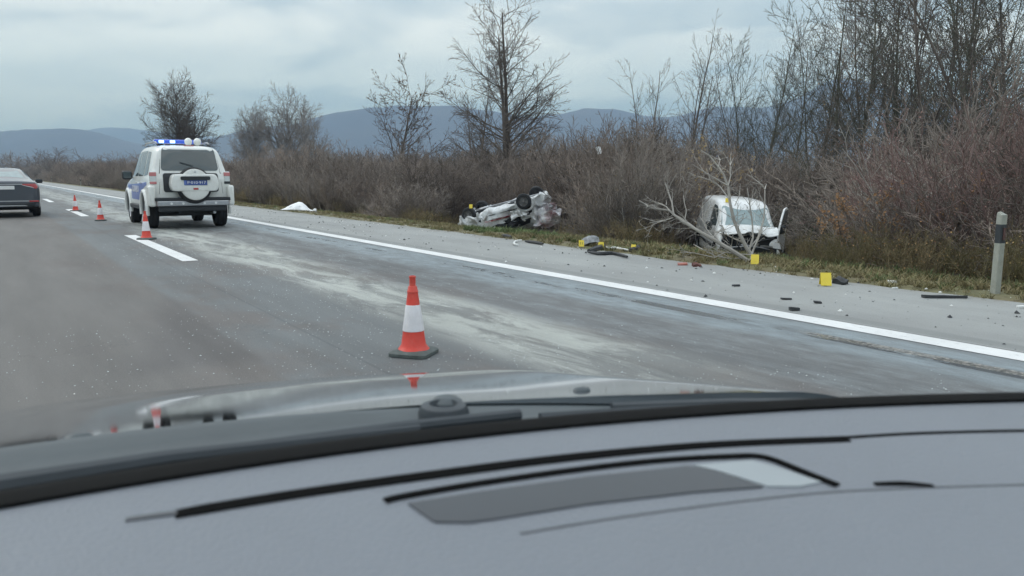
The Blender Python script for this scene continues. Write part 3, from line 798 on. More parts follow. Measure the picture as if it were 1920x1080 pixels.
# pale saplings
SAP = dict(max=3, nseg=[7, 4, 2], kids=[9, 4, 0], ang=[36, 38, 30], len=[.40, .5, .5], rad=[.55, .6, .6], wig=[.06, .14, .2], up=[.03, .05, .03], ref=[3, 1.2, 1], start=[.25, .2, 0], rmin=.006)
for px, dp, top, ln, sd, lb in [(1745, 14.5, 240, -.12, 5, 'pale upright sapling in front of the dense stand'), (1752, 14.0, 262, -.55, 9, 'pale sapling leaning left in front of the dense stand'), (1178, 21, 366, .05, 12, 'short pale broken stem in the thicket left of the van')]:
    p, H = tall(px, dp, top); rg_ = random.Random(sd); sg = []
    branch(rg_, sg, Vector((0, 0, -.1)), Vector((0, 0, 1)), H / math.cos(ln), .028, 0, SAP)
    e = empty('pale_sapling', p, 0, label=lb, cat='sapling'); e.rotation_euler = Matrix.Rotation(ln, 3, FH).to_euler()
    link('trunk', seg_mesh('trunk', [s for s in sg if s[8] == 0], sides, M['bark_fallen']), None, e)
    link('crown', seg_mesh('crown', [s for s in sg if s[8] > 0], sides, M['bark_fallen']), None, e)
# scattered scrub along the far side of the road bend
# ------------------------------------------------------------------ vehicles
def loft(stations, subs=2, post=None):
    """stations: (y, zb, zbelt, zroof, wsill, wbelt, wroof). returns evaluated mesh data (V,F)"""
    rings = []
    for (y, zb, zt, zr, ws, wb, wr) in stations:
        h = [(0, zb), (ws * .80, zb), (ws * .97, zb + .03), (ws, zb + .10), (ws + .005, zb + (zt - zb) * .5), (ws, zt - .12), (wb, zt), (wb - .02, zt + .02),
             (wb + (wr - wb) * .55 - .01, zt + (zr - zt) * .5), (wr + .01, zr - .14 * min(1, (zr - zt) / .3) if zr - zt > .1 else zt + (zr - zt) * .6), (wr - .05, zr - .035 * min(1, (zr - zt) / .1)), (wr * .6, zr), (0, zr)]
        rings.append([(x, y, z) for x, z in h] + [(-x, y, z) for x, z in h[-2:0:-1]])
    n = len(rings[0]); V = [Vector(v) for r_ in rings for v in r_]
    if post: V = [post(v) for v in V]
    Fc = [(i * n + k, i * n + (k + 1) % n, (i + 1) * n + (k + 1) % n, (i + 1) * n + k) for i in range(len(rings) - 1) for k in range(n)]
    for b0, fl in ((0, True), ((len(rings) - 1) * n, False)):
        m_ = 24
        h_ = n // 2
        for k in range(h_):
            a, b_, c, d = b0 + k, b0 + k + 1, b0 + (n - k - 1) % n, b0 + (n - k) % n
            f = (a, b_, c, d) if k not in (0, h_ - 1) else ((a, b_, c) if k == 0 else (a, b_, d))
            f = tuple(dict.fromkeys(f))
            Fc.append(f if fl else f[::-1])
    me = mesh('tmp', V, Fc)
    bm = bmesh.new(); bm.from_mesh(me); bmesh.ops.remove_doubles(bm, verts=bm.verts, dist=1e-5); bmesh.ops.recalc_face_normals(bm, faces=bm.faces); bm.to_mesh(me); bm.free()
    o = bpy.data.objects.new('tmp', me); C.objects.link(o)
    if subs:
        md = o.modifiers.new('s', 'SUBSURF'); md.levels = subs; md.render_levels = subs
    return o
def evaluated(o):
    dg = bpy.context.evaluated_depsgraph_get(); dg.update()
    me = bpy.data.meshes.new_from_object(o.evaluated_get(dg)); return me
def carve(o, cutters, dark):
    me = o.data; me.materials.append(None)
    cs = []
    for (x, y, z, r_, w) in cutters:
        mb = MB().lathe([(r_, -w / 2), (r_, w / 2)], 28, 'x', (x, y, z)); cm = mesh('cut', mb.v, mb.f)
        bm = bmesh.new(); bm.from_mesh(cm); bmesh.ops.recalc_face_normals(bm, faces=bm.faces); bm.to_mesh(cm); bm.free()
        co = bpy.data.objects.new('cut', cm); C.objects.link(co); cs.append(co)
        md = o.modifiers.new('b', 'BOOLEAN'); md.object = co; md.operation = 'DIFFERENCE'; md.solver = 'EXACT'
    out = evaluated(o)
    for co in cs: bpy.data.objects.remove(co)
    return out
def body_from(stations, name, paint, parent, cutters, subs=2, post=None, floor_dark=True, deform=None):
    o = loft(stations, subs, post)
    me = carve(o, cutters, None); bpy.data.objects.remove(o)
    me.materials.clear(); me.materials.append(paint); me.materials.append(M['dark_hole'])
    bm = bmesh.new(); bm.from_mesh(me); bm.normal_update()
    for f in bm.faces:
        f.smooth = True; f.material_index = 0
        c = f.calc_center_median()
        for (x, y, z, r_, w) in cutters:
            if abs(math.hypot(c.y - y, c.z - z) - r_) < .02 and abs(c.x) < abs(x) + w / 2 - .005 or (math.hypot(c.y - y, c.z - z) < r_ + .01 and abs(f.normal.x) > .9 and abs(c.x) < abs(x) - w / 2 + .02):
                f.material_index = 1; f.smooth = False
        if f.normal.z < -.8 and floor_dark: f.material_index = 1
    if deform:
        for v in bm.verts: v.co = deform(v.co.copy())
        bm.normal_update()
    bvh = BVHTree.FromBMesh(bm)
    bm.to_mesh(me); bm.free()
    if hasattr(me, 'set_sharp_from_angle'): me.set_sharp_from_angle(angle=R(40))
    return link(name, me, None, parent), bvh
def panel(name, bvh, outline, axis, side, mt, parent, off=.006, thick=.02, rings=5, **k):
    """a thin shaped part laid on the body; outline in (y,z) for axis x, (x,z) for axis y, (x,y) for axis z"""
    ax = {'x': 0, 'y': 1, 'z': 2}[axis]
    pts = [Vector((a, b)) for a, b in outline]
    c2 = sum(pts, Vector((0, 0))) / len(pts); n = len(pts); last = side * 1.0
    def cast(q):
        nonlocal last
        o_ = [0, 0, 0]; j = [i for i in range(3) if i != ax]; o_[j[0]], o_[j[1]] = q[0], q[1]; o_[ax] = side * 4.0 + (2.0 if axis == 'y' else 0)
        if axis == 'y': o_[ax] = 8.0 if side > 0 else -4.0
        dr = [0, 0, 0]; dr[ax] = -side
        hit = bvh.ray_cast(Vector(o_), Vector(dr))
        if hit[0] is not None: last = hit[0][ax]; v = Vector(hit[0])
        else: v = Vector(o_); v[ax] = last
        v[ax] += side * off; return v
    V = [cast(c2)]; Fc = []
    for r_ in range(1, rings + 1):
        for q in pts: V.append(cast(c2 + (q - c2) * (r_ / rings)))
    skirt = []
    for i in range(n):
        v = V[1 + (rings - 1) * n + i].copy(); v[ax] -= side * thick; V.append(v)
    for i in range(n):
        j = (i + 1) % n
        Fc.append((0, 1 + i, 1 + j))
        for r_ in range(rings):
            Fc.append((1 + r_ * n + i, 1 + (r_ + 1) * n + i, 1 + (r_ + 1) * n + j, 1 + r_ * n + j))
    me = mesh(name, V, Fc)
    bm = bmesh.new(); bm.from_mesh(me); bmesh.ops.recalc_face_normals(bm, faces=bm.faces)
    bm.to_mesh(me); bm.free()
    o = link(name, me, mt, parent, smooth=True)
    if hasattr(me, 'set_sharp_from_angle'): me.set_sharp_from_angle(angle=R(45))
    return tag(o, **k)
def wheel(parent, x, y, z, r_, w, side, label=None, name='wheel', spokes=5, rim_mat=None):
    prof = [(r_ * .62, -w / 2), (r_ * .80, -w / 2), (r_ * .95, -w / 2 + .015), (r_, -w / 2 + .05), (r_ * 1.0, -.01), (r_ * .985, 0), (r_, .01), (r_, w / 2 - .05), (r_ * .95, w / 2 - .015), (r_ * .80, w / 2), (r_ * .62, w / 2)]
    t_ = MB().lathe(prof, 36, 'x', cap=False).build(name, M['rubber'], parent, smooth=True); t_.location = (x, y, z)
    rb = MB().lathe([(r_ * .64, side * w * .46), (r_ * .60, side * w * .40), (r_ * .58, side * w * .22), (r_ * .2, side * w * .26), (r_ * .16, side * w * .42), (.01, side * w * .44)], 30, 'x', cap=False)
    for k in range(spokes):
        a = 2 * math.pi * k / spokes
        rb.box((side * w * .33, math.cos(a) * r_ * .38, math.sin(a) * r_ * .38), (w * .10, r_ * .46, r_ * .11), Matrix.Rotation(a, 3, 'X'))
    rb.build('rim', rim_mat or M['rim'], t_, smooth=True)
    if label: t_['label'] = label
    return t_
def text_mesh(name, s, size, mt, parent, loc, rot, ext=.001, width=None):
    cu = bpy.data.curves.new(name, 'FONT'); cu.body = s; cu.size = size; cu.extrude = ext; cu.align_x = 'CENTER'; cu.align_y = 'CENTER'; cu.resolution_u = 3
    o = bpy.data.objects.new(name, cu); C.objects.link(o); me = evaluated(o); bpy.data.objects.remove(o)
    me.materials.clear(); o = link(name, me, mt, parent); o.location = loc; o.rotation_euler = rot
    if width: 
        w_ = max(v.co.x for v in me.vertices) - min(v.co.x for v in me.vertices); o.scale = (width / w_, 1, 1)
    return o
mirror2 = lambda pts: [(-a, b) for a, b in pts][::-1]

# ---- police off-roader (local: +y forward, rear face near y=0)
suv = empty('police_car', (3.92, 19.25, 0), R(-0.6), label='white and blue police off-roader with spare wheel on its tailgate and lit roof beacons', cat='police car')
def suv_post(v):
    if v.y < .7 and v.z > 1.12: v.y += .20 * (v.z - 1.12) / .75 * (1 - v.y / .7)
    return v
ST = [(0.0, .56, 1.10, 1.76, .86, .85, .64), (.015, .53, 1.10, 1.79, .90, .88, .69), (.12, .50, 1.11, 1.83, .925, .905, .715), (.7, .46, 1.11, 1.87, .93, .915, .73), (1.9, .44, 1.11, 1.88, .93, .915, .735), (2.55, .44, 1.10, 1.86, .93, .915, .725),
      (2.85, .44, 1.10, 1.74, .93, .91, .71), (3.25, .44, 1.09, 1.42, .93, .90, .74), (3.5, .44, 1.07, 1.17, .93, .89, .80), (3.7, .44, 1.05, 1.12, .93, .88, .78), (4.35, .46, .99, 1.06, .92, .86, .74), (4.55, .48, .93, .99, .88, .80, .62), (4.62, .55, .85, .88, .80, .72, .5)]
WH = [(s * .88, y, .37, .46, .42) for s in (-1, 1) for y in (.86, 3.62)]
sb, bv = body_from(ST, 'body', M['white_paint'], suv, WH, post=suv_post)
panel('rear_window', bv, roundpoly([(-.655, 1.29), (.655, 1.29), (.585, 1.80), (-.585, 1.80)], .09), 'y', -1, M['glass'], suv, off=.010)
panel('tailgate_recess', bv, roundpoly([(-.62, .82), (.62, .82), (.62, 1.235), (-.62, 1.235)], .06), 'y', -1, M['black_plastic'], suv, off=.022, thick=.04)
for s in (-1, 1):
    tl = MB().box((s * .835, .055, 1.13), (.135, .13, .285)).build('tail_light', M['clear_lamp'], suv, bevel=.02)
    MB().box((s * .835, .052, 1.212), (.142, .136, .09)).build('red_lens', M['pink_lamp'], tl, bevel=.012)
    MB().box((s * .835, .052, 1.025), (.142, .136, .06)).build('red_lens' if s < 0 else 'dark_lens', M['pink_lamp'] if s < 0 else M['black_plastic'], tl, bevel=.012)
    # corner flares that wrap the bumper ends
    fl = MB().box((s * .885, .10, .74), (.16, .46, .46)).build('corner_flare', M['white_paint'], suv, smooth=True, bevel=.05)
    MB().box((s * .775, -.152, .575), (.075, .03, .11)).build('bumper_reflector', M['red_lamp'], suv, bevel=.01)
    # wheel arch flares
    for y0 in (.86, 3.62):
        mb = MB(); ptsf = []
        n_ = 18
        for k in range(n_ + 1):
            a = R(-8 + 196 * k / n_); ptsf.append((s * .945, y0 + .49 * math.cos(a), .37 + .47 * math.sin(a)))
        mb.tube(ptsf, [.045] * (n_ + 1), 8).build('arch_flare', M['white_paint'], suv, smooth=True)
    MB().box((s * .93, 2.24, .46), (.10, 1.85, .10)).build('side_step', M['black_plastic'], suv, bevel=.02)
    panel('front_door_window', bv, roundpoly([(1.98, 1.17), (3.02, 1.17), (2.62, 1.70), (1.98, 1.74)], .05), 'x', s, M['glass'], suv)
    panel('rear_door_window', bv, roundpoly([(1.10, 1.17), (1.90, 1.17), (1.90, 1.74), (1.10, 1.74)], .05), 'x', s, M['glass'], suv)
    panel('quarter_window', bv, roundpoly([(.50, 1.20), (1.0, 1.17), (1.0, 1.73), (.62, 1.70)], .05), 'x', s, M['glass'], suv)
    dc = panel('blue_stripe', bv, roundpoly([(1.36, .82), (4.2, .82), (4.3, .95), (4.2, 1.02), (.45, 1.04), (.45, .98)], .02), 'x', s, M['blue_decal'], suv, off=.004, thick=.004, rings=3)
    dd = panel('blue_door_panel', bv, roundpoly([(1.40, .62), (3.05, .62), (3.05, .82), (1.40, .82)], .02), 'x', s, M['blue_decal'], suv, off=.004, thick=.004)
    text_mesh('lettering', 'ПОЛИЦИЈА', .20, M['print_white'], suv, (s * .943, 2.2, .86), (R(90), 0, R(90) * s), .002)
    for y0 in (1.24, 2.08): MB().box((s * .945, y0, 1.02), (.03, .16, .03)).build('door_handle', M['white_paint'], suv, bevel=.008)
    mr = MB().box((s * 1.03, 2.93, 1.19), (.24, .16, .21)).build('side_mirror', M['black_plastic'], suv, bevel=.05)
    MB().box((s * 1.03, 2.845, 1.195), (.19, .012, .15)).build('mirror_glass', M['glass'], mr, bevel=.01)
    MB().box((s * .945, 2.93, 1.14), (.1, .05, .05)).build('mirror_arm', M['black_plastic'], mr)
    MB().tube([(s * .60, .7, 1.90), (s * .60, .9, 1.935), (s * .61, 2.3, 1.935), (s * .60, 2.5, 1.89)], .018, 8).build('roof_rail', M['steel'], suv, smooth=True)
panel('front_windscreen', bv, roundpoly([(-.70, 1.17), (.70, 1.17), (.62, 1.70), (-.62, 1.70)], .06), 'y', 1, M['glass'], suv)
panel('front_grille', bv, roundpoly([(-.5, .70), (.5, .70), (.5, .9), (-.5, .9)], .04), 'y', 1, M['black_plastic'], suv, off=.012)
for s in (-1, 1): panel('headlight', bv, roundpoly([(s * .56, .74), (s * .84, .74), (s * .84, .92), (s * .56, .92)][::s], .04), 'y', 1, M['clear_lamp'], suv, off=.012)
MB().box((.0, .045, 1.835), (.22, .03, .025)).build('brake_lamp', M['pink_lamp'], suv, bevel=.006)
MB().tube([(.10, -.02, 1.30), (.05, .02, 1.40), (-.22, .055, 1.47)], .009, 6).build('rear_wiper', M['black_plastic'], suv)
for s in (-1, 1): panel('tailgate_seam', bv, [(s * .715, .78), (s * .722, .78), (s * .695, 1.24), (s * .62, 1.80), (s * .613, 1.80), (s * .688, 1.24)][::s], 'y', -1, M['dark_hole'], suv, off=.003, thick=.003, rings=2)
# bumper group
bp = MB().box((0, -.10, .575), (1.62, .20, .115)).build('rear_bumper', M['steel'], suv, bevel=.02)
MB().box((0, -.07, .665), (1.70, .24, .075)).build('bumper_step_pad', M['black_plastic'], bp, bevel=.015)
for x in (-.50, -.24, .24, .50): MB().lathe([(.028, -.006), (.028, .006)], 12, 'y', (x, -.205, .575)).build('parking_sensor', M['plate_white'], bp)
MB().box((0, .02, .46), (1.5, .30, .14)).build('rear_skirt', M['black_plastic'], suv, bevel=.03)
MB().box((0, .9, .33), (1.3, .14, .14)).box((0, .6, .38), (.5, .5, .16)).build('rear_axle', M['black_plastic'], suv)
MB().tube([(.5, -.02, .36), (.5, .5, .36)], .035, 10).build('exhaust_pipe', M['steel'], suv, smooth=True)
# spare wheel with a white cover
sp = MB().lathe([(.20, -.12), (.345, -.12), (.385, -.09), (.40, -.03), (.40, .05), (.36, .10), (.2, .10)], 40, 'y', (.03, -.17, .965)).build('spare_wheel', M['rubber'], suv, smooth=True)
MB().lathe([(.05, -.185), (.30, -.180), (.335, -.165), (.345, -.13), (.345, -.05)], 40, 'y', (.03, -.17, .985)).build('round_cover', M['white_paint'], sp, smooth=True)
hou = MB(); O = roundpoly([(-.50, .84), (.50, .84), (.545, .98), (.50, 1.215), (-.50, 1.215), (-.545, .98)], .10, 5)
k_ = len(O); V = [(a * sc + .03, y, .985 + (b - .985) * sc) for y, sc in ((-.03, 1.0), (-.30, 1.0), (-.345, .97), (-.365, .90)) for a, b in O]
hou.add([Vector(v) for v in V], [(r_ * k_ + i, r_ * k_ + (i + 1) % k_, (r_ + 1) * k_ + (i + 1) % k_, (r_ + 1) * k_ + i) for r_ in range(3) for i in range(k_)] + [tuple(3 * k_ + i for i in range(k_)), tuple(range(k_))[::-1]])
hs = hou.build('plate_housing', M['white_paint'], suv, smooth=True)
vis = MB(); O2 = roundpoly([(-.33, 1.085), (.33, 1.085), (.33, 1.165), (-.33, 1.165)], .035, 4)
vis.prism([Vector((a + .03, -.40, b)) for a, b in O2], -.06, Vector((0, 1, 0))).build('plate_visor', M['black_plastic'], hs)
pl = MB().box((.03, -.372, 1.03), (.52, .012, .112)).build('number_plate', M['blue_plate'], hs, bevel=.004)
MB().box((-.205, -.3805, 1.03), (.045, .004, .10)).build('plate_band', M['blue_decal'], pl)
text_mesh('plate_text', 'P·010·917', .085, M['print_white'], pl, (.05, -.3795, 1.03), (R(90), 0, 0), .0015, width=.41)
MB().box((.03, -.368, .895), (.115, .012, .042)).build('fog_lamp', M['red_lamp'], hs, bevel=.006)
em = MB()
for a in (90, 210, 330):
    c_ = Vector((.03 + .016 * math.cos(R(a)), -.357, 1.262 + .016 * math.sin(R(a)))); u = Vector((math.cos(R(a)), 0, math.sin(R(a)))); v_ = Vector((-u.z, 0, u.x))
    em.prism([c_ - u * .016, c_ + v_ * .009, c_ + u * .016, c_ - v_ * .009], .006, Vector((0, -1, 0)))
em.build('badge', M['steel'], sp, kind='stuff')
# roof light bar and lamps
lb = MB().box((.02, 1.55, 1.965), (1.12, .26, .10)).build('light_bar', M['blue_beacon'], suv, bevel=.03)
for x in (-.40, .40): MB().box((x, 1.55, 1.91), (.10, .16, .06)).build('bar_foot', M['black_plastic'], lb)
MB().box((.02, 1.55, 1.928), (1.08, .24, .02)).build('bar_base', M['plate_white'], lb)
for x in (-.38, -.12): MB().box((x, 1.413, 1.965), (.12, .02, .062)).build('lit_lamp', M['lit_beacon'], lb, bevel=.008)
for x in (.17, .385):
    sl = MB().lathe([(.01, -.08), (.05, -.07), (.082, -.03), (.09, .02), (.088, .05)], 20, 'y', (x, .95, 1.955)).build('roof_spotlight', M['white_paint'], suv, smooth=True)
    MB().box((x, .97, 1.895), (.05, .05, .10)).build('lamp_bracket', M['white_paint'], sl)
    MB().lathe([(.01, .0), (.08, .0), (.08, .012)], 20, 'y', (x, 1.005, 1.955)).build('lamp_lens', M['clear_lamp'], sl)
for s in (-1, 1):
    for y in (.86, 3.62): wheel(suv, s * .80, y, .375, .375, .27, s, spokes=6)

suv.scale = (.97, .95, 1.045)
# ---- dark grey saloon in the left lane
sed = empty('saloon_car', (.36, 27.1, 0), 0, label='dark grey saloon driving ahead in the left lane, cut by the left border', cat='car')
def sed_post(v):
    if v.y < .9 and v.z > 1.02: v.y += .0
    return v
SS = [(0.0, .34, .98, 1.02, .80, .74, .55), (.04, .28, 1.02, 1.08, .86, .80, .66), (.2, .24, 1.03, 1.10, .90, .84, .72), (.5, .22, 1.02, 1.13, .905, .85, .72), (.75, .2, 1.0, 1.22, .905, .86, .64), (1.35, .2, .99, 1.44, .905, .87, .56), (1.8, .2, .98, 1.475, .905, .87, .57), (2.5, .2, .97, 1.46, .905, .87, .57), (3.0, .2, .96, 1.26, .905, .86, .62), (3.35, .2, .95, 1.02, .905, .85, .70), (4.2, .24, .80, .90, .89, .78, .6), (4.5, .3, .66, .74, .8, .66, .5)]
WS = [(s * .86, y, .32, .365, .36) for s in (-1, 1) for y in (.92, 3.6)]
sb2, bv2 = body_from(SS, 'body', M['grey_paint'], sed, WS)
panel('rear_window', bv2, roundpoly([(-.66, 1.14), (.66, 1.14), (.50, 1.40), (-.50, 1.40)], .05), 'y', -1, M['pale_glass'], sed, off=.012)
for s in (-1, 1):
    tl = panel('tail_light', bv2, roundpoly([(s * .86, .90), (s * .80, .84), (s * .46, .955), (s * .40, .99), (s * .80, .995)][::s], .02), 'y', -1, M['red_lamp'], sed, off=.016, thick=.05)
    panel('clear_lens', bv2, roundpoly([(s * .76, .862), (s * .48, .94), (s * .42, .965), (s * .70, .90)][::s], .01), 'y', -1, M['clear_lamp'], tl, off=.022)
    panel('bumper_reflector', bv2, roundpoly([(s * .85, .46), (s * .60, .46), (s * .60, .50), (s * .85, .50)][::s], .01), 'y', -1, M['red_lamp'], sed, off=.014)
    panel('front_door_window', bv2, roundpoly([(1.95, 1.03), (3.05, 1.03), (2.5, 1.36), (1.95, 1.39)], .04), 'x', s, M['glass'], sed)
    panel('rear_door_window', bv2, roundpoly([(.95, 1.06), (1.88, 1.03), (1.88, 1.39), (1.45, 1.37)], .04), 'x', s, M['glass'], sed)
    mr = MB().box((s * 1.02, 2.85, 1.05), (.2, .12, .13)).build('side_mirror', M['black_plastic'], sed, bevel=.03)
    MB().box((s * .91, 2.87, 1.02), (.08, .04, .03)).build('mirror_arm', M['black_plastic'], mr)
    for y in (.92, 3.6): wheel(sed, s * .80, y, .325, .325, .22, s)
panel('trunk_strip', bv2, roundpoly([(-.46, .965), (.46, .965), (.46, .992), (-.46, .992)], .008), 'y', -1, M['rim'], sed, off=.02)
panel('number_plate', bv2, roundpoly([(-.26, .83), (.26, .83), (.26, .935), (-.26, .935)], .01), 'y', -1, M['plate_white'], sed, off=.018)
panel('bumper_trim', bv2, roundpoly([(-.60, .475), (.60, .475), (.60, .50), (-.60, .50)], .008), 'y', -1, M['rim'], sed, off=.018)
panel('lower_bumper', bv2, roundpoly([(-.84, .30), (.84, .30), (.86, .44), (-.86, .44)], .03), 'y', -1, M['black_plastic'], sed, off=.016)
panel('lower_trim', bv2, roundpoly([(-.56, .335), (.56, .335), (.50, .365), (-.50, .365)], .008), 'y', -1, M['rim'], sed, off=.024)
panel('front_windscreen', bv2, roundpoly([(-.62, 1.06), (.62, 1.06), (.5, 1.38), (-.5, 1.38)], .05), 'y', 1, M['glass'], sed, off=.012)

# ---- crashed white van (local +y forward, centre at y=2)
vp, _ = tree_at(1383, 21.8)
van = empty('crashed_van', (0, 0, 0), 0, label='white panel van with crushed front and open door standing below the verge', cat='van')
VS = [(0.0, .36, 1.05, 1.70, .76, .75, .62), (.03, .30, 1.05, 1.76, .81, .79, .67), (.2, .26, 1.05, 1.79, .83, .81, .70), (1.2, .24, 1.05, 1.81, .83, .82, .71), (2.1, .22, 1.05, 1.80, .83, .82, .70), (2.45, .22, 1.04, 1.74, .83, .82, .68), (2.85, .22, 1.03, 1.44, .83, .81, .67), (3.18, .22, 1.01, 1.14, .83, .80, .68), (3.30, .24, .98, 1.04, .82, .78, .68), (3.62, .28, .86, .93, .81, .74, .62), (3.78, .34, .74, .80, .76, .68, .55)]
WV = [(s * .80, y, .30, .36, .34) for s in (-1, 1) for y in (.62, 3.12)]
def crush(v):
    if v.y > 3.15:
        k = (v.y - 3.15) / .6
        v.y -= .38 * k * (.6 + .4 * math.sin(v.x * 3.1 + 1)); v.z += .05 * math.sin(v.x * 5 + v.y * 7) * k - .03 * k * (v.x > 0)
        v.x += .04 * math.sin(v.z * 9) * k
    return v
vb, bv3 = body_from(VS, 'body', M['van_paint'], van, WV, deform=crush)
panel('windscreen', bv3, roundpoly([(-.70, 1.10), (.70, 1.08), (.61, 1.62), (-.61, 1.63)], .07), 'y', 1, M['pale_glass'], van, off=.010)
for s in (-1, 1):
    panel('door_window', bv3, roundpoly([(2.06, 1.08), (2.84, 1.08), (2.60, 1.45), (2.40, 1.60), (2.06, 1.63)], .08), 'x', s, M['dark_hole'] if s < 0 else M['glass'], van)
    panel('side_molding', bv3, roundpoly([(.95, .52), (2.95, .52), (2.95, .61), (.95, .61)], .02), 'x', s, M['black_plastic'], van, off=.014)
    panel('door_seam', bv3, [(1.985, .36), (2.0, .36), (2.0, 1.68), (1.985, 1.68)], 'x', s, M['dark_hole'], van, off=.003, thick=.003)
    mr = MB().box((s * .97, 2.82, 1.08), (.20, .14, .24)).build('side_mirror', M['black_plastic'], van, bevel=.05)
    for y in (.62, 3.12): wheel(van, s * .75, y, .30, .30, .19, s)
mb = MB()
panel('rear_side_emboss', bv3, roundpoly([(.35, 1.08), (1.80, 1.08), (1.80, 1.58), (.50, 1.58)], .08), 'x', 1, M['van_paint'], van, off=.012)
for pts_ in ([(-.30, 1.15), (-.18, 1.30), (-.22, 1.45), (-.10, 1.58)], [(-.18, 1.30), (.05, 1.36), (.30, 1.30)], [(.30, 1.12), (.38, 1.28), (.52, 1.40)], [(-.45, 1.20), (-.30, 1.30), (-.18, 1.30)]):
    q_ = []
    for a_, b_ in pts_:
        h_ = bv3.ray_cast(Vector((a_, 8, b_)), Vector((0, -1, 0)))[0]
        if h_ is not None: q_.append(Vector(h_) + Vector((0, .016, .006)))
    if len(q_) > 1: MB().tube(q_, .004, 4).build('glass_crack', M['debris_white'], van)
for s in (-1, 1):
    q_ = [Vector(bv3.ray_cast(Vector((a_, 8, b_)), Vector((0, -1, 0)))[0]) + Vector((0, .03, .01)) for a_, b_ in ((s * .1 + .2, 1.11), (s * .1 - .1, 1.14), (s * .1 - .35, 1.17))]
    MB().tube(q_, .009, 6).build('wiper', M['black_plastic'], van)
# crumpled bonnet: a buckled sheet folded up against the windscreen
def bonnet(nx=26, ny=10):
    V, Fc = [], []
    for j in range(ny + 1):
        for i in range(nx + 1):
            u, v_ = i / nx * 2 - 1, j / ny
            x = u * (.74 - .05 * v_); y = 3.06 + .56 * v_
            z = 1.085 + .09 * math.sin(v_ * 2.9) - .13 * v_ ** 2 + .055 * math.sin(u * 4.2 + 1.0) * v_ + .06 * math.exp(-((u + .38) * 6) ** 2) * v_ - .05 * math.exp(-((u - .30) * 7) ** 2) * v_ + .02 * noise.noise(Vector((u * 6, v_ * 5, 0)))
            V.append(Vector((x, y, z + .03)))
    k = len(V); W = [v_ - Vector((0, 0, .02)) for v_ in V]
    f = lambda i, j: j * (nx + 1) + i
    for j in range(ny):
        for i in range(nx):
            Fc.append((f(i, j), f(i + 1, j), f(i + 1, j + 1), f(i, j + 1))); Fc.append((k + f(i, j), k + f(i, j + 1), k + f(i + 1, j + 1), k + f(i + 1, j)))
    for i in range(nx): Fc += [(f(i, ny), f(i + 1, ny), k + f(i + 1, ny), k + f(i, ny)), (f(i + 1, 0), f(i, 0), k + f(i, 0), k + f(i + 1, 0))]
    for j in range(ny): Fc += [(f(0, j), f(0, j + 1), k + f(0, j + 1), k + f(0, j)), (f(nx, j + 1), f(nx, j), k + f(nx, j), k + f(nx, j + 1))]
    return V + W, Fc
V, Fc = bonnet(); MB().add(V, Fc).build('crumpled_bonnet', M['van_paint'], van)
# torn engine bay and bumper
def chunk(c, d, seed, amp=.06, n=4):
    bm = bmesh.new(); bmesh.ops.create_cube(bm, size=1); bmesh.ops.subdivide_edges(bm, edges=bm.edges, cuts=n, use_grid_fill=True)
    for v in bm.verts:
        q = Vector((v.co.x * d[0], v.co.y * d[1], v.co.z * d[2]))
        q += Vector((noise.noise(q * 4 + Vector((seed, 0, 0))), noise.noise(q * 4 + Vector((0, seed, 5))), noise.noise(q * 4 + Vector((9, 0, seed))))) * amp * 2
        v.co = q + Vector(c)
    bm.verts.index_update()
    V = [v.co.copy() for v in bm.verts]; Fc = [tuple(v.index for v in f.verts) for f in bm.faces]; bm.free(); return V, Fc
V, Fc = chunk((0, 3.46, .80), (1.42, .22, .30), 1, .05, 6); MB().add(V, Fc).build('engine_bay', M['dark_hole'], van)
V, Fc = chunk((0, 3.55, .50), (1.56, .26, .30), 4, .06, 6); bb = MB().add(V, Fc).build('front_bumper', M['black_plastic'], van)
MB().box((.30, 3.72, .52), (.44, .02, .15), Matrix.Rotation(.1, 3, 'Y')).build('lower_grille', M['debris_dark'], bb)
V, Fc = chunk((0, 3.58, .66), (1.2, .06, .08), 8, .03, 4); MB().add(V, Fc).build('bent_crossbeam', M['steel'], van)
for s, lab in ((-1, None), (1, None)):
    V, Fc = chunk((s * .62, 3.50, .74), (.22, .10, .18), 12 + s, .04, 3); MB().add(V, Fc).build('broken_headlight', M['debris_dark'], van)
for k_, (a_, b_, c_) in enumerate([((-.6, 3.62, .92), (-.1, 3.66, .80), (.5, 3.62, .90)), ((-.5, 3.64, .62), (.0, 3.72, .70), (.6, 3.60, .60)), ((.2, 3.60, .95), (.32, 3.70, .70), (.25, 3.66, .45))]):
    MB().tube([a_, b_, c_], .016, 6).build('torn_hose', M['steel'] if k_ == 1 else M['debris_dark'], van, smooth=True)
V, Fc = chunk((-.1, 3.60, .27), (1.3, .2, .12), 19, .05, 5); MB().add(V, Fc).build('torn_under_tray', M['dark_hole'], van)
# open driver's door on the far (left, -x) side: hinged at y=2.95
dr = MB()
def door_outline(a): return [(0, .38), (0, 1.06), (-.28, 1.45), (-.45, 1.62), (-.80, 1.66), (-.96, 1.60), (-.98, 1.06), (-.98, .40)]
dl = [Vector((0, y, z)) for y, z in roundpoly(door_outline(0), .08, 3)]
dr.prism(dl, .05, Vector((1, 0, 0)))
do = dr.build('open_door', M['van_paint'], van, smooth=False, bevel=.01)
do.location = (-.84, 2.95, 0); do.rotation_euler = (0, 0, R(-26))
gw = MB().prism([Vector((.008, y, z)) for y, z in roundpoly([(-.08, 1.08), (-.32, 1.43), (-.46, 1.56), (-.80, 1.60), (-.92, 1.55), (-.92, 1.08)], .05, 3)], .066, Vector((1, 0, 0))).build('door_glass', M['glass'], do)
MB().prism([Vector((.012, y, z)) for y, z in roundpoly([(-.10, .48), (-.10, 1.0), (-.90, 1.0), (-.90, .48)], .06, 3)], .02, Vector((1, 0, 0))).build('door_lining', M['black_plastic'], do)
